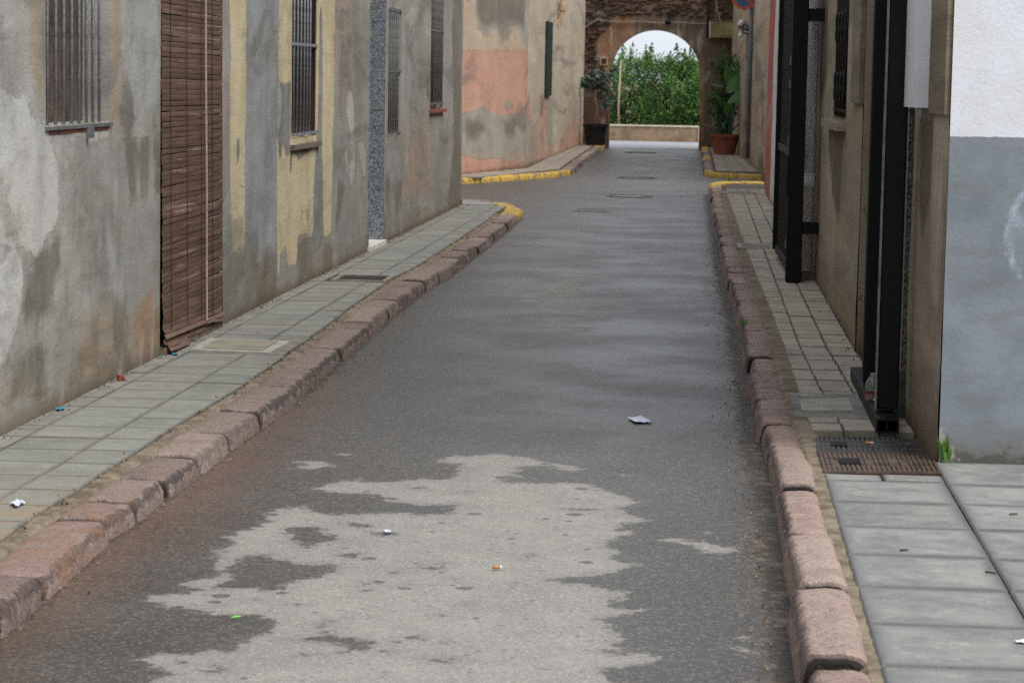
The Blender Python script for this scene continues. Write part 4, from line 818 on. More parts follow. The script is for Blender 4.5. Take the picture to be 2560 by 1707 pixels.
tag(MB().tube([(-2.96, AY - .05, 2.70), (-2.8, AY - .06, 2.80), (-2.6, AY - .06, 2.93)] + [(x, AY - .06, zc(x)) for x in np.arange(-2.4, .66, .15)], .017, 6).build('cable', M_cable, None, (-1, AY - .06, 2.9)), 'grey cable strung across the brickwork just above the arch', 'cable')
xb = AW.hit(1770, 60)[0] - 6
tag(MB().tube([(xb - .02, AY - .07, 3.9), (xb, AY - .07, 3.2), (xb - .015, AY - .07, 2.75), (xb - .01, AY - .07, 2.55)], .024, 6).build('cable', M_cable_dk, None, (xb, AY - .07, 3.2)), 'black cable running straight down beside the yellowed light box', 'cable')
tag(MB().tube([(.10, AY - .1, 3.8), (.14, AY - .12, 3.25), (.22, AY - .12, 2.98), (.36, AY - .1, 2.80)], .011, 5).build('cable', M_cord, None, (.14, AY - .12, 3.2)), 'thin pale wire looping down to the top of the light box', 'cable')
bx0, bz0 = AW.hit(1777, 95); bx1, bz1 = AW.hit(1836, 56); bx0 -= 6; bx1 -= 6
lb = thing('light_box', ((bx0+bx1)/2, AY - .2, bz0), 'yellowed translucent light box fixed high right of the arch', 'light box')
M_ybox = simple('yellowed_plastic', C(128, 117, 74), C(102, 92, 60), 5, .35, .1, grain=C(120, 78, 44)); MB().box(((bx0+bx1)/2, AY - .14, (bz0+bz1)/2), (bx1 - bx0, .22, bz1 - bz0)).build('casing', M_ybox, lb)
MB().box((bx0 + (bx1-bx0)*.80, AY - .255, (bz0+bz1)/2 + .01), ((bx1-bx0)*.36, .012, (bz1-bz0)*.8)).build('panel', simple('yellow_plastic_panel', C(144, 132, 84), C(124, 112, 72), 6, .3, .1), lb)
MB().box((bx0 - .022, AY - .15, (bz0+bz1)/2), (.035, .24, (bz1-bz0) + .02)).build('end_bracket', simple('zinc_bracket', C(170, 172, 172), C(140, 142, 142), 20, .5), lb)
lx, lz = AW.hit(1671, 56); lx -= 6
sl = thing('wall_lamp', (lx, AY, lz), 'small dark round lamp hanging above the crown of the arch', 'lamp'); MB().lathe((lx, AY - .13, lz - .07), [(0, 0), (.05, .012), (.07, .05), (.06, .09), (.025, .12), (0, .125)], 12).build('lamp_shade', M_black, sl, smooth=True); MB().tube([(lx, AY + .02, lz + .1), (lx, AY - .13, lz + .1), (lx, AY - .13, lz + .05)], .015, 6).build('arm', M_black, sl)
for (u, v, col, lab) in ((1510, 153, C(170, 140, 112), 'dark tile plaque in a pale frame left of the arch'), (1779, 160, C(118, 100, 86), 'dark tile plaque set in brown plaster right of the arch')):
    x, zq = AW.hit(u, v); x -= 6; t = thing('wall_plaque', (x, AY, zq), lab, 'plaque'); MB().box((x, AY - .02, zq), (.19, .03, .20)).build('plaque_frame', simple('plaque_surround', col, None, 12, .9), t); MB().box((x, AY - .04, zq), (.105, .02, .115)).build('plaque_tile', simple('dark_glazed_tile', C(44, 46, 54), C(30, 32, 40), 30, .4), t)

# ================================================================ RIGHT SIDE
corner = thing('house', (1.6, 10.6, 0), 'corner house with a white over grey end wall, nearest on the right', 'house')
WW = Wall((.965, 10.21), (6.0, 10.78), 1)
if WW.n.y > 0: WW.n = -WW.n
zb = WW.hit(2400, 341)[1]
def white_mat():
    b = NB('white_over_grey_paint'); P = b.pos(); n = b.noise(P, 46, 5, .62); n2 = b.noise(P, 4, 5, .6); n3 = b.noise(P, 150, 4, .7); nv = b.noise(b.pos(3, 3, 18), 1, 5, .65)
    w = b.mix(b.ss(n2, .42, .75), C(206, 209, 216), C(198, 199, 199)); w = b.mix(b.mth('MULTIPLY', b.ss(n3, .6, .75), .25), w, C(186, 186, 186))
    g = b.mix(b.ss(n2, .36, .70), C(124, 131, 137), C(109, 116, 121)); g = b.mix(b.mth('MULTIPLY', b.ss(n3, .55, .72), .4), g, C(118, 120, 122))
    e = b.mth('ADD', b.z(), b.mth('MULTIPLY', b.mth('SUBTRACT', n, .5), .012)); n7 = b.noise(P, 2.3, 5, .6); e = b.mth('ADD', e, b.mth('MULTIPLY', b.mth('SUBTRACT', n7, .5), .012)); g = b.mix(b.mth('MULTIPLY', b.ss(nv, .50, .68), .35), g, C(104, 106, 106)); g = b.mix(b.mth('MULTIPLY', b.ss(n7, .46, .30), .5), g, C(138, 144, 151)); w = b.mix(b.mth('MULTIPLY', b.ss(n7, .52, .70), .4), w, C(196, 194, 188)); m = b.ss(e, zb - .002, zb + .002); col = b.mix(m, g, w)
    dm = b.mth('ADD', b.z(), b.mth('MULTIPLY', b.mth('SUBTRACT', n2, .5), .5)); col = b.mix(b.mth('MULTIPLY', b.ss(dm, .26, .10), .8), col, C(100, 97, 88)); col = b.mix(b.mth('MULTIPLY', b.ss(b.mth('ADD', dm, b.mth('MULTIPLY', n, .06)), .17, .13), .7), col, C(78, 74, 66))
    ln = b.mth('ADD', b.mth('SUBTRACT', b.attr('edge_patch'), 1.0), b.mth('MULTIPLY', b.mth('SUBTRACT', n, .5), .05)); col = b.mix(b.mth('MULTIPLY', b.ss(ln, -.006, .01), .8), col, C(150, 146, 134))
    ch = b.mth('ADD', b.mth('SUBTRACT', b.attr('chalk'), 1.0), b.mth('MULTIPLY', b.mth('SUBTRACT', n3, .5), .05)); col = b.mix(b.mth('MULTIPLY', b.ss(ch, -.012, .010), .75), col, C(158, 172, 186))
    hc = b.ss(b.mth('ABSOLUTE', b.mth('SUBTRACT', b.noise(b.pos(7, 7, 2.2), 1, 5, .7), .5)), .004, .0); col = b.mix(b.mth('MULTIPLY', hc, .25), col, C(96, 98, 100))
    return b.out(col, .9, b.mth('ADD', n, b.mth('MULTIPLY', n3, .5)), .28, .010, .2)
arc = [(2560, 480), (2535, 520), (2520, 580), (2524, 640), (2545, 690), (2575, 700)]
chalk = [WW.poly([(x - 6, y_) for x, y_ in arc] + [(x + 7, y_) for x, y_ in arc[::-1]]), WW.poly([(2556, 540), (2570, 550), (2566, 570), (2552, 572)])]
facade('end_wall', WW, .0, WW.len, 0, 4.6, white_mat(), corner, (), {'chalk': chalk, 'edge_patch': [WW.poly([(2336, 1060), (2352, 1065), (2385, 1120), (2400, 1150), (2330, 1160)]), WW.poly([(2365, -60), (2374, -60), (2366, 330), (2362, 330)])]}, ds=.03, dz=.03, rough=.004)
gN = lambda P: NW.poly(P)
M_N = plaster('beige_damp_render', C(146, 133, 117), C(110, 100, 88), C(140, 124, 106), [('dark', C(98, 86, 74), C(112, 98, 84), .8, .06), ('light', C(160, 148, 132), C(148, 134, 118), .8, .04)], damp=(120, 98, 76), damp_h=.6, seed=9.0, kvec=(2.6, 2.6, .9), mott=.45, sq=.14)
facade('side_wall', NW, 0, 1.30, 0, 4.6, M_N, corner, (), {'dark': [gN([(2300, 300), (2335, 300), (2330, 480), (2305, 620), (2300, 450)])], 'light': [gN([(2335, 300), (2362, 300), (2355, 600), (2345, 800), (2325, 700)])]}, ds=.04)
lay_ = MB(); lay_.box(NW.pt(.30, (1.48 + 4.55)/2, .008), (.58, .026, 4.55 - 1.48), NW.ang); lay_.build('upper_render_coat', plaster('upper_beige_render', C(146, 133, 117), C(122, 110, 97), C(138, 122, 106), damp_h=0, seed=10.0, cracks=False, sq=.14), corner)
for za, zc_ in ((.30, 1.48), (1.485, 2.9)): MB().box(NW.pt(1.62, (za+zc_)/2, .002), (.62, .04, zc_ - za), NW.ang).build('granite_jamb', M_granite_dark, corner)
MB().box(NW.pt(1.62, .19, .01), (.63, .06, .215), NW.ang).build('granite_plinth', simple('grey_plinth_stone', C(88, 88, 86), C(66, 66, 64), 20, .7), corner)
MB().box(NW.pt(1.62, 3.75, -.05), (.62, .14, 1.7), NW.ang).build('lintel_wall', M_N, corner)
dd = MB(); dd.prism([(.99, 12.14), (1.04, 12.14), (1.02, 14.45), (.97, 14.45)], .07, 2.9); dd.build('door', M_black, corner); 
dl_ = MB(); dl_.prism([(.915, 12.15), (1.06, 12.15), (1.03, 14.45), (.885, 14.45)], 2.9, 4.6); dl_.build('lintel_wall', M_N, corner)
bk = MB(); bk.prism([(1.0, 10.30), (5.9, 10.85), (5.9, 14.4), (1.06, 14.4), (1.05, 12.1)], 0, 4.58); bk.build('rear_wall', M_N, corner)
rf = MB(); rf.prism([(.88, 10.1), (6.1, 10.7), (6.1, 14.43), (.80, 14.43)], 4.6, 4.72); rf.build('roof', M_roof, corner)
mbx = thing('meter_box', NW.pt(.78, 1.48, .05), 'tall white plastic meter box on the beige wall beside the white wall', 'meter box')
m_ = MB(); m_.box(NW.pt(.80, 2.03, .042), (.42, .075, 1.06), NW.ang); o = m_.build('casing', M_white_pl, mbx)
m_ = MB(); m_.box(NW.pt(.90, 2.30, .088), (.30, .018, .52), NW.ang); m_.build('lid', M_white_pl, mbx); MB().tube([NW.pt(.62, 1.50, .05), NW.pt(.62, 1.46, .05)], .012, 8).build('screw', M_metal_grey, mbx)

beige = thing('house', RW.pt(9, 0), 'brown beige stained house behind the black gate panel with a scrolled iron window', 'house')
gRW = lambda P: RW.poly(P)
M_R = plaster('brown_beige_render', C(150, 138, 118), C(110, 101, 88), C(146, 128, 104), [('dark', C(100, 88, 74), C(112, 98, 82), .8, .08), ('light', C(160, 144, 122), C(148, 132, 112), .7, .05), ('red', C(158, 78, 66), C(142, 70, 60), .1, .01), ('white', C(190, 188, 184), C(168, 166, 162), .2, .02)], damp=(122, 104, 82), damp_h=.5, seed=11.0, streak_amt=.95, kvec=(1.2, 1.2, .6), mott=.5, sq=.10)
rwin = (1.66, 3.08, 1.36, 2.75, .16)
layQ = {'dark': [gRW([(2072, 320), (2110, 320), (2105, 420), (2095, 560), (2078, 500), (2068, 400)]), gRW([(2050, 0), (2070, 0), (2068, 200), (2050, 260)])], 'light': [gRW([(2066, 330), (2075, 380), (2080, 470), (2090, 620), (2080, 640), (2066, 480)]), gRW([(2120, 0), (2135, 0), (2128, 300), (2118, 300)])], 'red': [[(18.1, -1), (25, -1), (25, 5), (18.1, 5)]], 'white': [[(13.0, -1), (18.1, -1), (18.1, 5), (13.0, 5)]]}
facade('front_wall', RW, 0, RW.len, 0, 4.4, M_R, beige, [rwin], layQ, ds=.07, dz=.04)
shell(RW, 0.001, RW.len, 6, 4.4, M_R, M_roof, beige)
M_pane = simple('dark_window_pane', C(26, 26, 28), C(20, 20, 22), 4, .25, .02)
W = window(beige, RW, *rwin[:4], M_pane, [1.76 + .13*i for i in range(10)], [1.42, 2.6], dp=.14, bar_r=.010, bar_mat=M_iron, bar_off=.0, sill=(1.62, 3.7, 1.345, .05, .06), sill_mat=M_stone_sill)
tor = MB(); n1_, n2_ = 14, 6                            # scroll rings of the window grille
for k in range(n1_):
    w = 2*math.pi*k/n1_
    for j in range(n2_):
        q = 2*math.pi*j/n2_; r = .045 + .006*math.cos(q); tor.v.append((r*math.cos(w), .006*math.sin(q), r*math.sin(w)))
tor.f = [(k*n2_ + j, k*n2_ + (j+1) % n2_, ((k+1) % n1_)*n2_ + (j+1) % n2_, ((k+1) % n1_)*n2_ + j) for k in range(n1_) for j in range(n2_)]
tme = tor.mesh('scroll', M_iron, smooth=True)
for i in range(4):
    for zq in (1.53, 1.62, 1.92, 2.01): link('scroll', tme, RW.pt(1.83 + .36*i, zq, .012), W, (0, 0, RW.ang))
MB().box(RW.pt(.42, (1.485 + 4.35)/2, .01), (.83, .03, 2.87), RW.ang).build('upper_render_coat', plaster('upper_brown_render', C(152, 139, 119), C(126, 114, 98), C(142, 126, 106), damp_h=0, seed=12.0, cracks=False, sq=.10), beige)
M_pipe = simple('grey_pvc_pipe', C(232, 230, 233), C(216, 214, 218), 5, .5, .05, vec=(3, 3, .4)); pq_ = ray(2016, 640); pp = Vector((pq_.x*19.56/pq_.y, 19.56, 0))
dpipe = thing('drainpipe', (pp.x, pp.y, PAV), 'pale grey plastic downpipe on the wall behind the black gate panel', 'pipe')
MB().tube([(pp.x, pp.y, PAV + .075), (pp.x, pp.y, 4.3)], .046, 16).build('pipe', M_pipe, dpipe, smooth=True)
for zq in (.78, 2.6): MB().tube([(pp.x, pp.y, zq), (pp.x, pp.y, zq + .12)], .051, 16).build('pipe_collar', M_pipe, dpipe, smooth=True)
conduit = RW.pt(12.6, 0, .03); tag(MB().tube([(conduit.x, conduit.y, .5), (conduit.x, conduit.y, 4.2)], .028, 8).build('conduit', M_metal_grey, None, (conduit.x, conduit.y, .5), True), 'thin grey conduit pipe on the wall just past the black gate panel', 'pipe')

# ---- black steel frame on a floor channel before the granite doorway
gate = thing('steel_gateway', (.815, 11.9, PAV), 'black steel gate frame of two square posts on a floor channel by the granite doorway', 'gate')
def hollow(mb, a, b, w, h, t=.006):                    # open rectangular tube along y, centre (x, z), from ya to yb
    x, zq = a; y0, y1 = b
    for dx, dz, sx, sz in ((0, h/2 - t/2, w, t), (0, -h/2 + t/2, w, t), (-w/2 + t/2, 0, t, h - 2*t), (w/2 - t/2, 0, t, h - 2*t)): mb.box((x + dx, (y0+y1)/2, zq + dz), (sx, y1 - y0, sz))
    return mb
hollow(MB(), (.815, PAV + .034), (10.98, 13.0), .098, .06, .007).build('floor_channel', M_black, gate)
MB().box((.815, 11.06, PAV + .034), (.012, .1, .042)).build('channel_web', M_black, gate); MB().box((.82, 11.02, PAV + .072), (.03, .03, .014)).build('bolt', M_black, gate)
for y_ in (11.28, 12.25):
    m_ = MB(); m_.box((.828, y_, 1.55), (.098, .10, 2.78)); o = m_.build('post', M_black, gate); md = o.modifiers.new('bevel', 'BEVEL'); md.width = .008; md.segments = 2
MB().box((.776, 11.225, 1.55), (.010, .012, 2.78)).build('post_side_strip', simple('pale_post_side', C(128, 118, 106), C(96, 90, 82), 12, .5), gate)  # paler strip for the lighter side face of the near post
MB().box((.828, 11.765, 2.96), (.10, 1.1, .08)).build('header', M_black, gate)
# ---- second gate: slatted black panel held off the wall
g2 = thing('gate', (.66, 20.5, PAV), 'black slatted gate panel standing open along the wall on its brackets', 'gate')
gx = lambda y_: float(np.interp(y_, [19.2, 22.0], [.678, .632]))
m_ = MB(); m_.box((.678, 19.25, 1.66), (.118, .115, 3.14)); o = m_.build('post', M_black, g2); md = o.modifiers.new('bevel', 'BEVEL'); md.width = .008; md.segments = 2
m_ = MB(); m_.box((gx(21.95), 21.95, 1.66), (.09, .09, 3.0)); m_.build('post', M_black, g2)
sa = math.atan2(2.8, gx(22.0) - gx(19.2)); smx = MB(); smx.box((0, 0, 0), (.05, .022, 2.86)); sme = smx.mesh('slat', M_black)
for k in range(19):
    y_ = 19.40 + k*.137; link('slat', sme, (gx(y_), y_, 1.62), g2, (0, 0, sa))
for zq in (.17, 1.05, 3.08): m_ = MB(); m_.box((gx(20.6), 20.6, zq), (2.7, .05, .06), sa); m_.build('rail', M_black, g2)
MB().box((.80, 19.56, PAV + .03), (.11, .16, .06)).build('pipe_foot', M_joint, dpipe)
for zq, hh in ((.50, .09), (2.10, .095)): MB().box((.79, 19.235, zq), (.15, .06, hh)).build('wall_bracket', M_black, g2)
for zq in (.34, .76, 1.12, 1.55, 1.72): MB().tube([(.622, 19.30, zq), (.622, 19.30, zq + .07)], .013, 8).build('hinge', M_metal_dark, g2)
MB().tube([(.613, 19.20, .75), (.613, 19.20, 1.05)], .009, 6).build('lock_bar', M_iron, g2)

# ---- far right house and the no parking sign
FW = Wall((.935, 39.5), (.515, 58.45), -1)
farh = thing('house', FW.pt(9, 0), 'beige weathered house beyond the side street with a narrow doorway', 'house')
gF = lambda P: FW.poly(P)
fd = (FW.hit(1875, 200)[0], FW.hit(1862, 200)[0], .1, FW.hit(1868, 84)[1], .3)
M_F = plaster('far_beige_render', C(164, 148, 128), C(134, 122, 108), C(158, 134, 108), [('dark', C(116, 106, 94), C(104, 94, 82), .9, .08)], damp=(112, 94, 78), damp_h=.6, seed=14.0, kvec=(.8, .8, .6), sq=.08)
facade('front_wall', FW, 0, FW.len, 0, 4.4, M_F, farh, [fd], {'dark': [gF([(1905, 200), (1912, 210), (1910, 300), (1902, 340)]), gF([(1890, 400), (1910, 380), (1908, 445)])]}, ds=.2, dz=.06, zd=3.5)
MB().box(FW.pt((fd[0]+fd[1])/2, (fd[3]+.1)/2, -.28), (fd[1]-fd[0], .04, fd[3]-.1), FW.ang).build('door', M_brownwood, farh)
bk = MB(); bk.prism([(.99, 39.52), (7, 40.2), (6.6, 58.4), (.56, 58.4)], 0, 4.38); bk.build('rear_wall', M_F, farh); rf = MB(); rf.prism([(.82, 39.4), (7.1, 40.1), (6.7, 58.4), (.42, 58.4)], 4.4, 4.5); rf.build('roof', M_roof, farh)
ps = FW.hit(1881, 200)[0]; MB().tube([FW.pt(ps, .2, .05), FW.pt(ps, 4.3, .05)], .04, 8).build('drainpipe', simple('blue_grey_pipe', C(104, 108, 116), C(84, 88, 96), 6, .6), farh, smooth=True)
sgn = ray(1861, -8); t_ = 46.0/sgn.y; sx_, sz_ = sgn.x*t_, EYE + sgn.z*t_; sgy = 46.0
sign = thing('traffic_sign', (sx_, sgy, sz_), 'round blue no parking sign with a faded red rim on the right', 'sign')
M_sred = simple('faded_red_sign_paint', C(176, 84, 62), C(156, 76, 58), 20, .5, .05); M_sblue = simple('sign_blue', C(56, 92, 122), C(46, 78, 106), 20, .5, .05); RR = .238
def disc(r, y0, y1, n=36): 
    mb = MB(); mb.v = [(sx_ + r*math.cos(2*math.pi*k/n), yy, sz_ + r*math.sin(2*math.pi*k/n)) for yy in (y0, y1) for k in range(n)]; mb.f = [tuple(range(n))[::-1] if y0 > y1 else tuple(range(n)), tuple(range(n, 2*n))] + [(k, (k+1) % n, n + (k+1) % n, n + k) for k in range(n)]; return mb
disc(RR, sgy, sgy + .015).build('sign_disc', M_sred, sign); disc(RR*.74, sgy - .004, sgy + .002).build('blue_field', M_sblue, sign)
m_ = MB(); m_.box((0, 0, 0), (RR*1.52, .004, RR*.20)); m_.v = [(sx_ + x*math.cos(.785) - zq*math.sin(.785), sgy - .008 + y_, sz_ - (x*math.sin(.785) + zq*math.cos(.785))) for x, y_, zq in m_.v]; m_.build('red_bar', M_sred, sign)
fx_ = float(np.interp(sgy, [39.5, 58.45], [.935, .515])); MB().tube([(sx_ - .02, sgy + .03, sz_ - .2), (fx_ + .05, sgy + .03, sz_ - .2)], .016, 6).build('bracket', M_metal_grey, sign); MB().tube([(sx_ - .02, sgy + .03, sz_ + .2), (fx_ + .05, sgy + .03, sz_ + .2)], .016, 6).build('bracket', M_metal_grey, sign); MB().tube([(sx_, sgy + .03, sz_ - .26), (sx_, sgy + .03, sz_ + .3)], .02, 8).build('post', M_metal_grey, sign)
cbx = FW.hit(1872, 50)[0]; cb = thing('cable_fitting', FW.pt(cbx, 2.6), 'tangle of cable clamps with white insulators on the wall under the round sign', 'cable fitting')
for i, (dz, do) in enumerate(((0, .08), (-.07, .13), (-.14, .10), (-.05, .18))): MB().tube([FW.pt(cbx - .3, 2.62 + dz, .02), FW.pt(cbx + .2, 2.66 + dz, do), FW.pt(cbx + .8, 2.72 + dz*.5, do*.8), FW.pt(cbx + 1.6, 2.75 + dz, .02)], .018, 6).build('cable', M_cable_dk, cb)
for i, (ds_, dz) in enumerate(((-.1, .08), (.5, .05), (.1, -.16))): MB().lathe(FW.pt(cbx + ds_, 2.62 + dz, .14), [(0, -.05), (.04, -.04), (.05, 0), (.04, .04), (0, .05)], 10).build('insulator', M_white_pl, cb, smooth=True)

# ================================================================ BEYOND THE ARCH
M_parapet = simple('parapet_render', C(150, 128, 104), C(118, 102, 84), 3, .95, .5, .01, grain=C(96, 86, 66)); M_coping = simple('lit_coping', C(206, 198, 180), C(180, 170, 150), 6, .9)  # coping colour paints in the light on the top ledge
par = thing('parapet_wall', (-1.2, 65.6, 0), 'low brown parapet wall with a coping painted as lit beyond the arch', 'wall')
MB().box((-2.62, 65.7, .19), (4.80, .28, .38)).build('wall', M_parapet, par); MB().box((-2.62, 65.7, .398), (4.86, .33, .034)).build('coping', M_coping, par); MB().box((-.20, 65.69, .16), (.06, .32, .42)).build('end_post', M_coping, par)
lane = MB(); lane.prism([(-30, 58.9), (30, 58.9), (30, 65.5), (-30, 65.5)], -.03, .004); M_lane = simple('sky_bright_lane', C(150, 150, 156), C(134, 134, 140), 3, .6, .3, .004); tag(lane.build('lane', M_lane), kind='structure')  # lane coloured pale to paint in its brightness under open sky
ys_ = simple('worn_yellow_line', C(206, 178, 110), C(170, 156, 128), 10, .9); lp = [tuple(G(u, v).to_2d()) for u, v in [(1702, 372), (1706, 372), (1746, 363), (1741, 363)]]; m_ = MB(); m_.prism(lp, .0, .009); m_.build('painted_line', ys_, None); tag(bpy.data.objects['painted_line'], kind='structure')

def leaf_mesh(name, cen, dirs, nor, L, Wd, mat, org, fold=.25):
    n = len(cen); dirs = dirs/np.linalg.norm(dirs, axis=1)[:, None]; side = np.cross(dirs, nor); side /= np.maximum(np.linalg.norm(side, axis=1), 1e-6)[:, None]; up = np.cross(side, dirs)
    L = np.asarray(L).reshape(-1, 1)*np.ones((n, 1)); Wd = np.asarray(Wd).reshape(-1, 1)*np.ones((n, 1))
    a = cen - dirs*L*.5; t = cen + dirs*L*.5 - up*L*.10; l = cen - side*Wd*.5 + up*Wd*fold; r = cen + side*Wd*.5 + up*Wd*fold
    v = np.stack([a, r, t, l], 1).reshape(-1, 3) - np.array(org); k = np.arange(n)[:, None]*4
    f = np.concatenate([k + np.array([[0, 1, 2]]), k + np.array([[0, 2, 3]])], 1).reshape(-1, 3)
    me = bpy.data.meshes.new(name); me.from_pydata(v.tolist(), [], f.tolist()); me.materials.append(mat); return me
def leaf_mat(name, c1, c2, c3, rough=.45, trans=.35):
    b = NB(name); r = b.island(); n = b.noise(b.pos(), 2.2, 3, .6)
    col = b.mix(b.ss(b.mth('ADD', r, b.mth('MULTIPLY', b.mth('SUBTRACT', n, .5), 2.2)), .25, .60), c1, c2); col = b.mix(b.ss(b.mth('ADD', r, b.mth('MULTIPLY', b.mth('SUBTRACT', n, .5), 1.6)), .66, .98), col, c3)
    p = b.nd('ShaderNodeBsdfPrincipled', {'Base Color': col, 'Roughness': rough, 'Specular IOR Level': .35}); t = b.nd('ShaderNodeBsdfTranslucent', {'Color': col}); mx = b.nd('ShaderNodeMixShader', {0: trans}); b.t.links.new(p.outputs[0], mx.inputs[1]); b.t.links.new(t.outputs[0], mx.inputs[2])
    o = b.nd('ShaderNodeOutputMaterial'); b.t.links.new(mx.outputs[0], o.inputs[0]); return b.m
M_cit = leaf_mat('citrus_leaf', C(50, 86, 42), C(78, 118, 54), C(128, 160, 80)); M_bark = simple('bark', C(104, 90, 74), C(74, 64, 54), 14, .95, .6, .01, vec=(3, 3, 1))
def orange_tree(x, y, rx, rz, zc, n, label, sprigs=0, seed=0):
    g = np.random.default_rng(seed); root = thing('orange_tree', (x, y, 0), label, 'tree', 'orange trees in the grove beyond the arch')
    tr = MB(); tr.tube([(x, y, -.05), (x + .03, y, .4), (x - .02, y, .8), (x, y, zc)], [.10, .085, .07, .04], 8)
    for k in range(6):
        w = k*1.05 + seed; tr.tube([(x, y, .55 + .05*k), (x + .4*rx*math.cos(w), y + .4*rx*math.sin(w), zc + .1), (x + .75*rx*math.cos(w), y + .75*rx*math.sin(w), zc + .45*rz)], [.04, .025, .01], 6)
    tr.build('trunk', M_bark, root, smooth=True)
    nc = 75; u = g.normal(size=(nc, 3)); u /= np.linalg.norm(u, axis=1)[:, None]; rad = .55 + .45*g.random((nc, 1))**.5; cc = np.array([x, y, zc]) + u*rad*np.array([rx, rx, rz])
    idx = g.integers(0, nc, n); p = cc[idx] + g.normal(size=(n, 3))*np.array([.17, .17, .13]); outw = p - np.array([x, y, zc - .2]); outw /= np.linalg.norm(outw, axis=1)[:, None]
    keep = p[:, 2] > .12; p = p[keep]; outw = outw[keep]; d = outw*.7 + g.normal(size=p.shape)*.55 + np.array([0, 0, -.35]); nn_ = outw*.5 + np.array([0, 0, .8]) + g.normal(size=p.shape)*.45
    P_, D_, N_ = [p], [d], [nn_]
    for k in range(sprigs):
        bx = np.array([x + g.uniform(-.7, .7)*rx, y + g.uniform(-.5, .2)*rx, zc + rz*.75]); hh = g.uniform(.3, .75); m = int(60*hh/.4); tt = g.random((m, 1)); tilt = np.array([g.uniform(-.2, .2), 0, 1]); q = bx + tt*hh*tilt + g.normal(size=(m, 3))*(.075*(1.15 - tt)); P_.append(q); D_.append(g.normal(size=q.shape)*.6 + np.array([0, 0, .5])); N_.append(g.normal(size=q.shape))
    p = np.concatenate(P_); d = np.concatenate(D_); nn_ = np.concatenate(N_)
    me = leaf_mesh('crown', p, d, nn_, g.uniform(.055, .10, len(p)), g.uniform(.034, .058, len(p)), M_cit, (x, y, 0)); link('crown', me, (x, y, 0), root)
TREES = [(-6.6, 71.2, 1.5, .95, 1.10, 'orange tree in the grove, leftmost of the front row'), (-4.4, 70.6, 1.4, .92, 1.08, 'orange tree in the grove, second from the left in the front row'), (-2.35, 70.9, 1.4, 1.04, 1.14, 'orange tree beside the thin pole, left in the arch opening'), (-.95, 70.0, 1.25, 1.02, 1.10, 'orange tree with tall upright shoots, middle of the arch opening'), (.45, 70.9, 1.4, .96, 1.12, 'orange tree at the right edge of the arch opening'), (2.5, 70.8, 1.5, .95, 1.1, 'orange tree in the grove, rightmost of the front row'),
         (-3.3, 74.0, 1.6, 1.08, 1.2, 'orange tree in the second row, behind the thin pole'), (-.2, 74.2, 1.5, 1.0, 1.14, 'orange tree in the second row, seen over the front trees at right'), (-6.0, 75, 1.7, 1.0, 1.1, 'orange tree in the second row at the far left'), (2.8, 75, 1.7, 1.0, 1.1, 'orange tree in the second row at the far right')]
for i, (x, y, rx, rz, zc, lab) in enumerate(TREES): orange_tree(x, y, rx, rz, zc, 11500 if y < 73 else 6000, lab, 11 if i == 3 else (4 if i in (4, 7) else 3), i + 1)
pl = ray(1545, 310); t_ = 67.2/pl.y; plx = pl.x*t_
tag(MB().tube([(plx + .03, 67.2, 0), (plx, 67.2, .9), (plx + .04, 67.2, EYE + ray(1550, 152).z*67.2/ray(1550, 152).y)], [.028, .025, .022], 8).build('pole', simple('weathered_pole', C(168, 150, 130), C(140, 124, 108), 10, .9), None, (plx, 67.2, 0), True), 'thin weathered wooden pole standing before the orange trees', 'pole')
g_ = np.random.default_rng(5); n_ = 2600; p_ = np.stack([g_.uniform(-6, 3, n_), g_.uniform(65.95, 69.5, n_), g_.uniform(0, .30, n_)], 1); d_ = g_.normal(size=p_.shape)*.4 + np.array([0, 0, 1]); tag(link('grass', leaf_mesh('grass', p_, d_, g_.normal(size=p_.shape), .26, .022, leaf_mat('weedy_grass', C(74, 102, 52), C(96, 118, 62), C(130, 140, 84)), (0, 0, 0))), kind='stuff')

# ---- potted plants either side of the arch
M_pot_b = simple('black_plastic_pot', C(26, 27, 30), C(20, 20, 22), 6, .5); M_terra = simple('terracotta', C(140, 80, 64), C(116, 68, 55), 6, .8, .2); M_soil = simple('potting_soil', C(58, 46, 38), C(40, 32, 27), 30, .95, .6)
def pot(root, c, h, rb, rt, mat, lip=.02):
    MB().lathe(c, [(0, .0), (rb, 0), (rt - .01, h*.86), (rt + lip, h*.86), (rt + lip + .005, h), (rt - .02, h), (rt - .03, h*.9), (0, h*.9)], 24).build('pot', mat, root, smooth=False); MB().lathe(c, [(0, h*.91), (rt - .025, h*.905)], 20).build('soil', M_soil, root)
c = Vector((-2.50, 57.0, PAV + .02)); px1 = 6314/57.0
tp = thing('potted_tree', c, 'small blue green tree with a bare stem in a black pot left of the arch', 'potted plant'); pot(tp, c, .47, .215, .275, M_pot_b)
zl = lambda v, y: EYE + ray(1480, v).z*y/ray(1480, v).y
tk = [(c.x + .02, c.y, c.z + .4), (c.x + .03, c.y, c.z + .75), (c.x - .03, c.y, c.z + 1.05), (c.x - .02, c.y, c.z + 1.45), (c.x + .05, c.y, c.z + 1.7)]
MB().tube(tk, [.022, .02, .018, .014, .008], 7).build('trunk', simple('pale_stem', C(140, 126, 108), C(110, 98, 84), 14, .9), tp, smooth=True)
br = MB(); 
for k in range(7): w = k*.9; br.tube([(c.x - .02, c.y, c.z + 1.0 + .09*k), (c.x + .18*math.cos(w), c.y + .18*math.sin(w), c.z + 1.15 + .09*k), (c.x + .30*math.cos(w), c.y + .25*math.sin(w), c.z + 1.2 + .09*k)], [.010, .007, .004], 5)
br.build('branch', M_bark, tp)
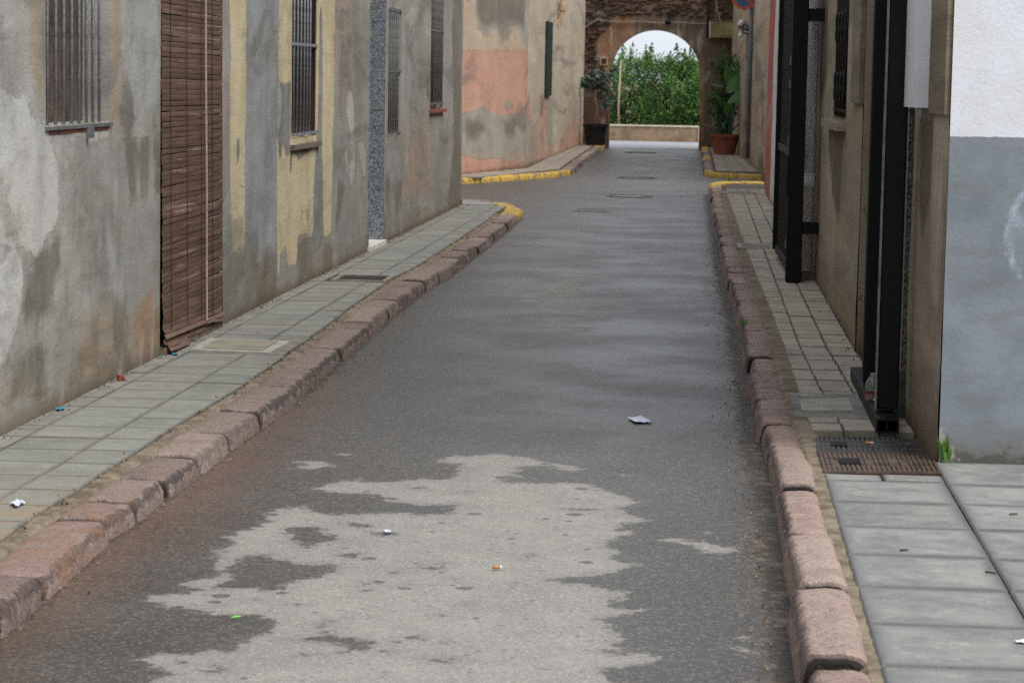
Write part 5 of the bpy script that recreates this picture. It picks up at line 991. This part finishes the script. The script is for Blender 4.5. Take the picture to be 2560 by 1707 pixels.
cl = [(-.24, 1.42, .12), (.02, 1.60, .13), (.24, 1.56, .12), (-.10, 1.50, .14), (.14, 1.42, .14), (-.16, 1.28, .12), (.20, 1.22, .10), (.0, 1.32, .13), (.27, .98, .09), (.18, .88, .08), (.08, 1.12, .09), (-.30, 1.30, .07), (.34, 1.68, .06)]
Pp = np.concatenate([np.array([c.x + a, c.y + .03, c.z + b_]) + g_.normal(size=(int(420*s_), 3))*np.array([s_*.62, s_*.7, s_*.45]) for a, b_, s_ in cl]); Dp = g_.normal(size=Pp.shape); Dp[:, 2] *= .4
M_blue = leaf_mat('blue_green_leaf', C(62, 84, 74), C(82, 104, 94), C(112, 134, 122), .5, .2)
link('crown', leaf_mesh('crown', Pp, Dp, g_.normal(size=Pp.shape)*.5 + np.array([0, -.2, 1.]), g_.uniform(.07, .15, len(Pp)), g_.uniform(.04, .075, len(Pp)), M_blue, c), c, tp)
# terracotta tub with big leaved plants
c = Vector((.36, 52.2, PAV + .02)); tb = thing('potted_plant', c, 'leafy plants with large green leaves in a terracotta tub right of the arch', 'potted plant'); pot(tb, c, .40, .22, .30, M_terra, .025)
M_taro = leaf_mat('taro_leaf', C(42, 76, 36), C(56, 94, 44), C(78, 116, 56), .4, .35); M_strap = leaf_mat('blue_strap_leaf', C(66, 94, 80), C(84, 110, 96), C(110, 132, 114), .5, .15)
def big_leaf(L, Wd):                                   # heart-shaped blade with a raised midrib line
    out = [(0, 0), (.20, -.16), (.42, -.14), (.5, .06), (.42, .34), (.24, .66), (.06, .92), (0, 1.0)]; mb = MB()
    mid = [(0, y_*L, .02*math.sin(y_*3)) for x, y_ in out]
    for sgn_ in (1, -1):
        k = len(mb.v); mb.v += [(sgn_*x*Wd, y_*L, .05*Wd + .10*abs(x)*Wd - .25*L*max(0, y_ - .5)**2) for x, y_ in out]; k2 = len(mb.v); mb.v += [(0, max(y_, 0)*L, -.25*L*max(0, y_ - .5)**2) for x, y_ in out]
        for i in range(len(out)-1): f = (k + i, k + i + 1, k2 + i + 1, k2 + i); mb.f.append(f if sgn_ > 0 else f[::-1])
    return mb.mesh('leaf', M_taro, smooth=True)
LF = [big_leaf(.34, .30), big_leaf(.42, .36), big_leaf(.28, .24)]
def atp(u, v, y): r = ray(u, v); return Vector((r.x*y/r.y, y, EYE + r.z*y/r.y))
for i, (u, v, y_, ly, rot) in enumerate([(1775, 242, 51.9, 1, (.35, .1, 1.3)), (1800, 219, 52.1, 2, (.3, -.1, 1.1)), (1836, 228, 52.2, 1, (1.25, .1, -.3)), (1830, 205, 52.5, 1, (1.1, -.2, .5)), (1806, 266, 52.3, 0, (.9, .1, 2.2)), (1836, 258, 52.0, 0, (1.0, .2, -.6)), (1788, 277, 52.5, 0, (.7, 0, 1.9)), (1822, 282, 52.1, 0, (.9, .3, .3)), (1846, 196, 52.6, 2, (1.2, 0, .1))]):
    p = atp(u, v, y_); link('leaf', LF[ly], p, tb, rot); MB().tube([c + Vector((.06*math.sin(i*2), .05*math.cos(i), .36)), (c*.4 + p*.6) + Vector((.03, 0, .05)), p], [.012, .010, .006], 5).build('leaf_stalk', M_taro, tb)
def strap(L, Wd, bend, seed):
    mb = MB(); n = 7
    for k in range(n+1):
        t = k/n; w = Wd*(.55 + .9*t)*(1 - t**3)*.9 + .002; x = bend*L*t*t; zq = L*(t - .35*bend*t*t)
        mb.v += [(x, -w/2, zq), (x - .012, 0, zq - .004), (x, w/2, zq)]
    mb.f = [q for k in range(n) for q in ((k*3, k*3+1, k*3+4, k*3+3), (k*3+1, k*3+2, k*3+5, k*3+4))]; return mb.mesh('strap_leaf', M_strap, smooth=True)
ST = [strap(.62, .085, .45, 1), strap(.50, .075, .8, 2), strap(.70, .09, .25, 3), strap(.45, .06, 1.1, 4)]
for k in range(22): link('strap_leaf', ST[k % 4], c + Vector((random.uniform(-.14, .14), random.uniform(-.14, .10), .34)), tb, (random.uniform(-.2, .2), random.uniform(-.1, .3), k*2.4))
for k in range(3): link('strap_leaf', ST[1], c + Vector((-.2, -.05, .32 + .05*k)), tb, (0, .5, math.pi + .3*k - .3))
nf_ = 420; a_ = np.array(atp(1818, 172, 53.0)); Pp = a_ + g_.normal(size=(nf_, 3))*np.array([.13, .12, .16]); Dp = g_.normal(size=Pp.shape) + np.array([-.3, -.2, -.9])
link('foliage', leaf_mesh('foliage', Pp, Dp, g_.normal(size=Pp.shape)*.6 + np.array([0, -.6, .6]), g_.uniform(.09, .18, nf_), g_.uniform(.018, .035, nf_), M_taro, c), c, tb)
nf_ = 500; a_ = np.array(atp(1810, 262, 53.0)); Pp = a_ + g_.normal(size=(nf_, 3))*np.array([.15, .1, .18]); Dp = g_.normal(size=Pp.shape) + np.array([-.2, -.3, .2])
link('foliage', leaf_mesh('foliage', Pp, Dp, g_.normal(size=Pp.shape)*.6 + np.array([0, -.6, .6]), g_.uniform(.09, .20, nf_), g_.uniform(.03, .06, nf_), leaf_mat('dark_leaf', C(44, 70, 40), C(56, 84, 46), C(76, 104, 60)), c), c, tb)
MB().tube([c + Vector((.08, .2, .3)), c + Vector((.06, .6, .9)), Vector(a_) + Vector((0, 0, .5))], [.02, .016, .01], 6).build('stalk', M_bark, tb)

# ================================================================ COVERS, GRATES AND LITTER
M_rim = simple('pale_concrete_rim', C(164, 162, 152), C(142, 140, 132), 12, .9); M_lid = simple('sandy_concrete', C(144, 139, 124), C(122, 118, 106), 5, .9, .4, grain=C(110, 106, 92)); M_cast = simple('rusty_cast_iron', C(88, 72, 62), C(60, 52, 48), 9, .5, .3, .004, .4, grain=C(112, 78, 56)); M_castd = simple('dark_cast_iron', C(64, 60, 56), C(44, 42, 40), 9, .45, .3, .004, .5)
def flat(P, z0, z1, name, mat, parent=None, org=None): m = MB(); m.prism([tuple(p) for p in P], z0, z1); return m.build(name, mat, parent, org)
lidp = [(-2.785, 13.53), (-2.335, 13.50), (-2.325, 14.10), (-2.80, 14.16)]
ld = thing('inspection_cover', (-2.55, 13.8, PAV), 'sandy concrete inspection cover with a pale rim on the left pavement', 'cover'); flat(lidp, .05, PAV + .003, 'rim', M_rim, ld); flat([(-2.73, 13.60), (-2.39, 13.57), (-2.385, 14.03), (-2.74, 14.08)], .06, PAV + .008, 'lid', M_lid, ld)
flat([(-2.335, 13.4), (-2.25, 13.4), (-2.25, 14.2), (-2.325, 14.2)], .05, .087, 'concrete_patch', M_patch, padL)
def grate(x0, x1, y0, y1, label, mat, rim, n, z=PAV):
    t = thing('drain_grate', ((x0+x1)/2, (y0+y1)/2, z), label, 'drain'); flat([(x0, y0), (x1, y0), (x1, y1), (x0, y1)], z - .05, z - .018, 'sump', M_black, t)
    for (a, b_, c_, d_) in ((x0, x1, y0, y0 + .03), (x0, x1, y1 - .03, y1), (x0, x0 + .03, y0 + .03, y1 - .03), (x1 - .03, x1, y0 + .03, y1 - .03)): flat([(a, c_), (b_, c_), (b_, d_), (a, d_)], z - .04, z + .004, 'frame', rim, t)
    bw = (x1 - x0 - .06)/n
    for k in range(n): flat([(x0 + .03 + bw*(k + .25), y0 + .03), (x0 + .03 + bw*(k + .75), y0 + .03), (x0 + .03 + bw*(k + .75), y1 - .03), (x0 + .03 + bw*(k + .25), y1 - .03)], z - .03, z, 'bar', mat, t)
grate(-2.74, -2.33, 18.42, 18.95, 'dark barred drain grate on the left pavement', M_castd, M_lid, 14)
grate(.31, .64, 23.15, 23.65, 'drain grate in a pale concrete frame on the right pavement', M_castd, M_rim, 12)
grate(.27, .66, 34.25, 34.85, 'dark slot drain on the right pavement before the side street', M_castd, M_castd, 4)
grate(-1.58, -1.17, 30.45, 31.0, 'dark street drain grate in the road by the junction', M_castd, M_castd, 10, -.002)
sc_ = thing('inspection_cover', (.6, 11.9, PAV), 'pale concrete cover beside the black gate channel on the right pavement', 'cover'); flat([(.445, 11.60), (.73, 11.66), (.73, 12.22), (.445, 12.10)], .06, PAV + .002, 'rim', M_rim, sc_); flat([(.47, 11.65), (.71, 11.70), (.71, 12.17), (.47, 12.06)], .06, PAV + .007, 'lid', simple('greyish_concrete', C(158, 152, 142), C(136, 130, 120), 6, .9, .4), sc_)
for P, lab, nrib, mt in (([(.49, 9.835), (.95, 9.90), (.955, 10.42), (.49, 10.375)], 'rusty ribbed iron cover with raised blocks at the corner of the white wall', 22, M_cast), ([(.49, 10.385), (.86, 10.43), (.87, 10.86), (.50, 10.80)], 'darker ribbed iron cover behind the rusty one, by the beige wall', 16, M_castd)):
    o0 = Vector((P[0][0] + P[2][0], P[0][1] + P[2][1], 0))/2; mc = thing('iron_cover', (o0.x, o0.y, PAV), lab, 'cover'); flat(P, .05, PAV - .004, 'plate', mt, mc)
    q = [Vector(p) for p in P]
    def bil(u, v): return (q[0]*(1-u) + q[1]*u)*(1-v) + (q[3]*(1-u) + q[2]*u)*v
    rb_ = MB()
    for k in range(nrib):
        u0, u1 = .03 + .94*(k + .22)/nrib, .03 + .94*(k + .78)/nrib
        for v0, v1 in ((.05, .34), (.38, .64), (.68, .95)):
            if k % 7 == 2 and v0 > .3 and v0 < .6: continue
            rb_.prism([tuple(bil(u0, v0)), tuple(bil(u1, v0)), tuple(bil(u1, v1)), tuple(bil(u0, v1))], PAV - .006, PAV + .003)
    tag(rb_.build('ribs', mt, mc), kind='stuff')
    for u0, u1, v0, v1, m2 in ((.16, .34, .38, .64, M_black), (.58, .66, .30, .68, M_cast)): flat([tuple(bil(u0, v0)), tuple(bil(u1, v0)), tuple(bil(u1, v1)), tuple(bil(u0, v1))], PAV - .003, PAV + .006, 'lug', m2, mc)
    for a, b_ in ((0, 1), (1, 2), (2, 3), (3, 0)):
        A, B = q[a], q[b_]; cin = (q[0]+q[1]+q[2]+q[3])/4; A2, B2 = A + (cin - A)*.045, B + (cin - B)*.045; flat([tuple(A), tuple(B), tuple(B2), tuple(A2)], .05, PAV + .004, 'frame', mt, mc)
for u, v, r, lab in ((1575, 491, .33, 'round manhole cover holding a shining film of water, nearest in the road'), (1592, 445, .33, 'round manhole cover in the middle of the junction'), (1603, 382, .36, 'round manhole cover just before the arch')):
    p = G(u, v); t = thing('manhole_cover', (p.x, p.y, 0), lab, 'cover'); MB().lathe((p.x, p.y, 0), [(r, -.03), (r, .007), (r*.86, .009), (r*.86, -.02)], 30).build('rim', M_castd, t); MB().lathe((p.x, p.y, 0), [(0, .004), (r*.85, .004)], 30).build('lid', simple('wet_iron', C(70, 70, 70), C(52, 52, 52), 8, .12, .05, .002, .6), t)
M_paper = simple('crumpled_white_paper', C(206, 210, 222), C(176, 180, 200), 40, .8, .2); M_butt = simple('cigarette_filter', C(176, 124, 74), C(156, 108, 62), 30, .8); M_ash = simple('cigarette_paper', C(222, 218, 208), None, 30, .8); M_teal = simple('blue_plastic', C(62, 136, 158), C(52, 118, 138), 10, .4); M_lime = simple('lime_plastic', C(124, 196, 84), C(104, 172, 70), 10, .4); M_brick = simple('red_brick_chip', C(150, 78, 54), C(120, 62, 46), 20, .9); M_twig = simple('brown_twig', C(84, 62, 46), C(64, 48, 38), 20, .9)
def sheet(name, P, z, mat, label, cat, crinkle=.010, n=7):
    """thin crumpled scrap lying on the ground: the quad P subdivided and bent"""
    q = [G(u, v, z) for u, v in P]; mb = MB(); c = sum(q, Vector())/4
    for layer in (0, 1):
        for j in range(n+1):
            for i in range(n+1):
                u, v = i/n, j/n; p = (q[0]*(1-u) + q[1]*u)*(1-v) + (q[3]*(1-u) + q[2]*u)*v
                p = p + Vector((.06*mn.noise((u*3, v*3, z)), .10*mn.noise((u*3, v*3, 5+z)), 0))*(q[1]-q[0]).length*.8
                mb.v.append((p.x, p.y, z + .004 + crinkle*(.5 + mn.noise((u*3.3 + p.x, v*3.3 + p.y, 2.0))) - .0012*layer))
    N1 = (n+1)**2
    for j in range(n):
        for i in range(n): a = j*(n+1) + i; f = (a, a+1, a+n+2, a+n+1); mb.f += [f, tuple(N1 + k for k in f[::-1])]
    o = mb.build(name, mat, None, c); return tag(o, label, cat)
sheet('paper_scrap', [(1568, 1046), (1604, 1043), (1631, 1057), (1588, 1058)], 0, M_paper, 'white printed paper scrap lying on the dark wet asphalt', 'litter', .005)
sheet('paper_scrap', [(24, 1262), (50, 1256), (64, 1262), (40, 1273)], PAV, M_paper, 'crumpled white paper scrap on the grey tiles at the left edge', 'litter', .015)
sheet('paper_scrap', [(958, 1329), (972, 1328), (980, 1332), (966, 1335)], 0, M_paper, 'tiny white scrap in a damp spot on the dry asphalt', 'litter', .006, 4)
sheet('plastic_scrap', [(138, 1022), (164, 1020), (160, 1026), (142, 1028)], PAV, M_teal, 'blue plastic scrap on the tiles under the barred window', 'litter', .006, 4)
sheet('plastic_scrap', [(428, 885), (446, 886), (444, 890), (432, 889)], PAV, M_teal, 'blue plastic scrap on the tiles below the brown blind', 'litter', .006, 4)
sheet('plastic_scrap', [(2536, 1605), (2580, 1602), (2582, 1611), (2542, 1610)], PAV, M_paper, 'pale scrap on the large slabs at the right edge', 'litter', .005, 4)
def stick(name, u0, v0, u1, v1, z, r, mat, label, cat='litter'): a, b_ = G(u0, v0, z), G(u1, v1, z); a.z = b_.z = z + r + .003; return tag(MB().tube([a, (a + b_)/2 + Vector((0, 0, r*.2)), b_], [r, r, r*.9], 7).build(name, mat, None, (a + b_)/2, True), label, cat)
stick('plastic_strip', 577, 1548, 601, 1545, 0, .003, M_lime, 'bright lime green plastic strip on the wet asphalt')
stick('twig', 2463, 1433, 2491, 1437, PAV, .003, M_twig, 'thin brown twig lying on a large slab'); stick('twig', 2250, 1379, 2270, 1378, PAV, .003, M_twig, 'short dark twig in the slab joint by the pink kerb'); stick('twig', 2524, 1289, 2544, 1288, PAV, .003, M_twig, 'short twig on the slab nearest the white wall')
def butt(u, v, z, ang, label):
    p = G(u, v, z); t = thing('cigarette_butt', (p.x, p.y, z), label, 'litter'); d = Vector((math.cos(ang), math.sin(ang), 0))*.014; c = p + Vector((0, 0, .0075)); MB().tube([c - d, c + d*.7], .0055, 8).build('filter', M_butt, t, smooth=True); MB().tube([c + d*.7, c + d*1.2], .0052, 8).build('paper', M_ash, t, smooth=True)
butt(1242, 1423, 0, .3, 'orange cigarette butt on the dry asphalt'); butt(2172, 1111, PAV + .004, -.1, 'orange cigarette butt on the dark iron cover'); 
p = G(303, 951, PAV); m_ = MB(); m_.box((p.x, p.y, PAV + .012), (.034, .05, .024), .4); m_.v = [tuple(Vector(v) + Vector((random.uniform(-.006, .006), random.uniform(-.006, .006), random.uniform(-.003, .005)))) for v in m_.v]; tag(m_.build('brick_chip', M_brick, None, (p.x, p.y, PAV)), 'broken red brick chip on the tiles by the grey wall', 'rubble')
p = G(2164, 988, PAV + .06); bt = thing('plastic_bottle', (.845, 11.85, PAV + .064), 'crumpled clear plastic bottle with a red label standing on the channel between the black posts', 'bottle')
b = NB('clear_plastic'); M_clear = b.out(C(210, 220, 214), .12, None, spec=.5, trans=.85); ch_ = (.79, 11.62, PAV + .066)
MB().lathe(ch_, [(0, 0), (.034, 0), (.036, .012), (.031, .035), (.036, .06), (.033, .085), (.022, .105), (.013, .118), (.013, .127), (0, .127)], 14).build('bottle_body', M_clear, bt, smooth=True); MB().lathe(ch_, [(.0365, .012), (.0332, .02), (.0322, .035), (.0352, .045)], 14).build('label_wrap', simple('red_label', C(122, 44, 40), C(96, 60, 48), 20, .5), bt, smooth=True); MB().lathe(ch_, [(.0365, .055), (.0368, .062), (.0358, .072)], 14).build('label_band', simple('green_label', C(92, 128, 82), None, 20, .5), bt, smooth=True)
bpy.data.objects[bt.name].location = ch_
for ch__ in bt.children: ch__.location = (0, 0, 0) if False else Vector(WL[ch__.name]) - Vector(ch_)
# weeds
M_weed = leaf_mat('weed_blade', C(84, 122, 54), C(102, 140, 60), C(128, 160, 80), .5, .4)
def weed(name, x, y, z, n, h, label):
    g = np.random.default_rng(int(abs(x*1000)+y)); p = np.array([x, y, z]) + np.stack([g.normal(size=n)*.012, g.normal(size=n)*.012, g.uniform(.2, .5, n)*h], 1); d = g.normal(size=(n, 3))*.22 + np.array([0, 0, 1]); me = leaf_mesh(name, p, d, g.normal(size=(n, 3)), g.uniform(.5, 1, n)*h, g.uniform(.006, .011, n), M_weed, (x, y, z)); tag(link(name, me, (x, y, z)), label, 'weed')
weed('weed', .985, 10.185, PAV, 26, .13, 'bright green weed growing at the foot of the white wall corner'); weed('weed', .36, 38.4, PAV, 30, .10, 'small weed on the kerb at the far side street corner'); weed('weed', .255, 15.8, .08, 14, .05, 'tiny weed in the joint behind the right kerb stones')
# loose grit in the gutters and behind the kerb: too small and too many to count
gr = MB(); 
for k in range(1000):
    if k % 3: y_ = random.uniform(6.3, 26); x = float(polyline_x(KR, np.array([y_]))[0]) - abs(random.gauss(.0, .075)) - .008
    elif k % 2: y_ = random.uniform(6.5, 24); x = float(polyline_x(KL, np.array([y_]))[0]) + abs(random.gauss(0, .06)) + .008
    else: y_ = random.uniform(6.5, 20); x = random.uniform(-1.9, .2)
    s_ = random.uniform(.002, .0075)*(1 if k % 3 or k % 2 else .5); zq = -.006 if k % 3 or k % 2 else 0.0; a = random.uniform(0, 3)
    gr.add([(x + s_*math.cos(a), y_ + s_*math.sin(a), zq), (x + s_*math.cos(a+2.1), y_ + s_*math.sin(a+2.1), zq), (x + s_*math.cos(a+4.2), y_ + s_*math.sin(a+4.2), zq), (x, y_, zq + s_*1.3)], [(0, 1, 3), (1, 2, 3), (2, 0, 3)])
for k in range(1500):
    if k % 5 < 3: y_ = random.uniform(8.5, 29.5); x = -2.87 + abs(random.gauss(0, .022))
    elif k % 5 == 3: y_ = random.uniform(10.6, 34); x = rwx(y_) - .012 - abs(random.gauss(0, .03))
    else: y_ = random.uniform(7, 25); x = inner_x(y_) + random.gauss(0, .02)
    s_ = random.uniform(.003, .010); a = random.uniform(0, 3)
    gr.add([(x + s_*math.cos(a), y_ + s_*math.sin(a), PAV - .004), (x + s_*math.cos(a+2.1), y_ + s_*math.sin(a+2.1), PAV - .004), (x + s_*math.cos(a+4.2), y_ + s_*math.sin(a+4.2), PAV - .004), (x, y_, PAV + s_*.9)], [(0, 1, 3), (1, 2, 3), (2, 0, 3)])
b = NB('grit'); r_ = b.island(); tag(gr.build('grit', b.out(b.mix(b.ss(r_, .3, .8), C(72, 61, 51), C(132, 118, 102)), .9)), kind='stuff')
